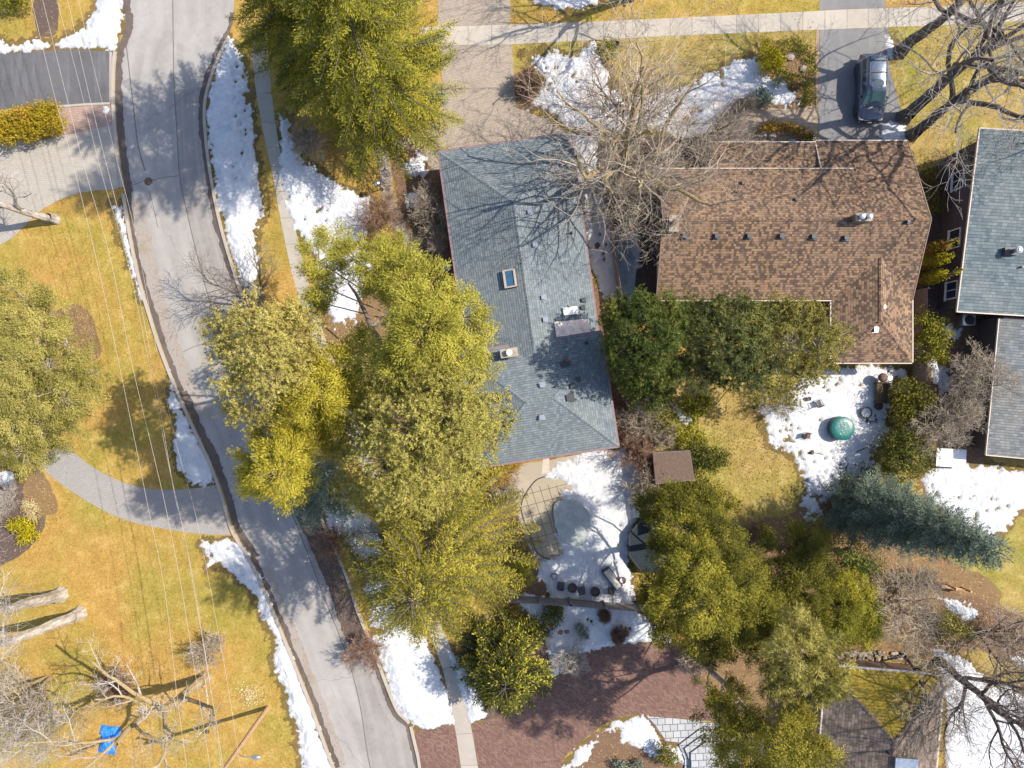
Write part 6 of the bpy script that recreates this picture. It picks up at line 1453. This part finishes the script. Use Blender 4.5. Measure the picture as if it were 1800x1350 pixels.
shrub('low golden-brown bare shrub on the right lawn near the ivy', 1165, 765, 1.5, 119, 'twig', 20)
shrub('bare shrub with white stems between the orange evergreen and the pool', 885, 862, 2.2, 120, 'twig_grey', 14)
shrub('purplish bare shrub at the shaded road edge', 590, 950, 2.4, 121, 'twig_red', 18)
shrub('pinkish bare shrub overhanging the kerb below the radiating spruce', 650, 1140, 2.4, 122, 'twig_red', 16)
shrub('russet bare shrub in the snow beneath the board fence', 1060, 1080, .6, 123, 'twig_red', 14)
shrub('rusty-leaved bare shrub at the red drive edge', 1088, 1114, 1.0, 124, 'twig_red', 20)
shrub('pale lacy bare shrub overhanging the red brick drive', 1000, 1150, 2.2, 125, 'twig_grey', 16)
shrub('bare shrub behind the round table snow at the terrace left edge', 1360, 715, 2.2, 126, 'twig_grey', 12)
shrub('brown bare shrub on the left lawn below the wires', 220, 1195, 2.2, 127, 'twig_red', 20)
shrub('grey bare shrub near the snow bank on the left lawn', 380, 1130, 2.4, 128, 'twig', 14)
shrub('dark bare shrub before the flagstone path, right of the thorn bush', 1300, 195, 1.5, 129, 'twig', 18)
shrub('pale bare shrub at the left edge beneath the feathery pine', 25, 870, 2.2, 130, 'twig_grey', 14)
shrub('brown bare shrub between the red drive and the hemlock', 1215, 1150, 2.0, 131, 'twig', 16)
shrub('bare shrub in the lower right bed right of the dark cedar', 1610, 1020, 2.2, 132, 'twig', 18)
shrub('bare shrub in the shade between massive hemlock and lawn', 1330, 930, 2.0, 133, 'twig_red', 16)
# broken limb showing through the corner garden canopy
bl = thing('broken_limb', 'broken cream-splintered limb showing through a gap in the green-olive pine', 'branch', P(690, 588, 0)); S_ = Segs()
kpt = [P(700, 640, 5.5), P(655, 580, 7), P(640, 545, 7.2), P(625, 515, 7.4), P(612, 498, 7.5)]
for i, (a, b) in enumerate(zip(kpt, kpt[1:])): S_.add(a, b, .2 - .035 * i, .165 - .035 * i)
link('limb', S_.mesh('limb', 8), M['bark_dark'], bl); S_ = Segs()
for q in ([P(655, 572, 7.1), P(680, 550, 7.6), P(710, 533, 8)], [P(658, 575, 7.1), P(690, 563, 7.5), P(712, 556, 7.7)], [P(680, 550, 7.6), P(700, 530, 8), P(705, 512, 8.2)]):
    for i, (a, b) in enumerate(zip(q, q[1:])): S_.add(a, b, .1 - .04 * i, .06 - .035 * i)
link('splinter', S_.mesh('splinter', 6), M['bark_grey'], bl)
# fallen leaves and bark bits
litter('fallen_leaves', [(745, 300, 60, 90, 700), (720, 400, 50, 60, 500), (140, 590, 40, 50, 500), (1400, 130, 50, 70, 500), (1560, 1020, 160, 90, 1500), (1480, 890, 90, 40, 600), (1300, 780, 130, 110, 700), (1600, 400, 30, 100, 300), (1640, 150, 80, 90, 500), (200, 1190, 140, 70, 800), (60, 905, 50, 60, 300), (1330, 930, 90, 50, 500), (1095, 690, 40, 120, 400), (900, 915, 20, 90, 250), (590, 560, 60, 60, 300), (1380, 245, 60, 8, 150)], 0, 201, L_brown)
litter('snow_litter', [(1090, 960, 50, 90, 700), (1450, 780, 120, 90, 650), (1700, 870, 100, 50, 420), (1080, 1100, 120, 30, 380), (1000, 150, 90, 60, 380), (1050, 420, 20, 120, 200), (730, 1200, 50, 80, 160), (570, 350, 60, 90, 220), (420, 250, 40, 160, 200), (1250, 190, 100, 40, 250), (1730, 1270, 90, 90, 350)], 0, 202, plain('dark_litter', (.05, .04, .04), .9), .11)
litter('wood_chips', [(440, 1222, 22, 20, 260)], 0, 203, L_gold, .14)

# short turf standing up out of the lawns: nobody could count it
L_turf = mk_leaf('dormant_turf', (.22, .19, .04), (.365, .27, .08), (.52, .41, .18), .2)
def turf(name, poly, per_m2, seed):
    rg = np.random.default_rng(seed); q = np.array([(v.x, v.y) for v in PL(poly)]); lo = q.min(0); hi = q.max(0)
    n = int((hi - lo).prod() * per_m2); p = lo + rg.random((n, 2)) * (hi - lo); ins = np.zeros(n, bool)
    for a, b in zip(q, np.roll(q, -1, 0)):
        ins ^= ((a[1] > p[:, 1]) != (b[1] > p[:, 1])) & (p[:, 0] < (b[0] - a[0]) * (p[:, 1] - a[1]) / (b[1] - a[1] + 1e-12) + a[0])
    p = p[ins]; den = fbm(p[:, 0] * .5, p[:, 1] * .5, seed, 4) + .5 * fbm(p[:, 0] * 2.5, p[:, 1] * 2.5, seed + 4, 3)
    p = p[den + rg.normal(size=len(p)) * .12 > -.1]; n = len(p)
    d = rg.normal(size=(n, 3)); d[:, 2] = rg.uniform(.15, .9, n); C = Cards(seed)
    C.add(np.column_stack([p, np.full(n, .006)]), d, rg.uniform(.06, .15, n), rg.uniform(.03, .06, n), .5 + fbm(p[:, 0] * .4, p[:, 1] * .4, seed + 8) * .9 + rg.normal(size=n) * .2)
    tag(link(name, C.mesh(name), L_turf), kind='stuff')
turf('turf', [(215, 338), (180, 338), (130, 350), (85, 372), (50, 420), (20, 470), (0, 560), (0, 800), (110, 780), (170, 818), (250, 852), (340, 852), (300, 720), (290, 640), (245, 500), (220, 380)], 45, 301)
turf('turf', [(0, 1000), (70, 940), (85, 850), (160, 892), (250, 925), (400, 945), (430, 1040), (480, 1160), (530, 1350), (0, 1350)], 40, 302)
turf('turf', [(908, 85), (1435, 58), (1435, 85), (1380, 70), (1330, 95), (1200, 160), (1000, 100), (920, 120)], 45, 303)
turf('turf', [(1566, 55), (1790, 40), (1790, 225), (1720, 240), (1610, 240), (1575, 130)], 40, 304)
turf('turf', [(1200, 700), (1330, 690), (1345, 770), (1400, 850), (1380, 900), (1300, 920), (1290, 840), (1225, 790)], 50, 305)
turf('turf', [(900, 0), (1440, 0), (1440, 18), (900, 42)], 45, 306)
turf('turf', [(440, 330), (480, 330), (520, 520), (470, 520), (445, 400)], 45, 307)
turf('turf', [(0, 0), (60, 0), (60, 60), (0, 70)], 45, 308)
litter('lawn_leaves', [(150, 480, 90, 120, 260), (300, 1000, 160, 120, 420), (200, 1150, 180, 140, 700), (1300, 780, 110, 100, 500), (1680, 150, 110, 90, 500), (1150, 90, 200, 40, 260), (460, 450, 20, 100, 60)], 0, 204, L_brown, .09)
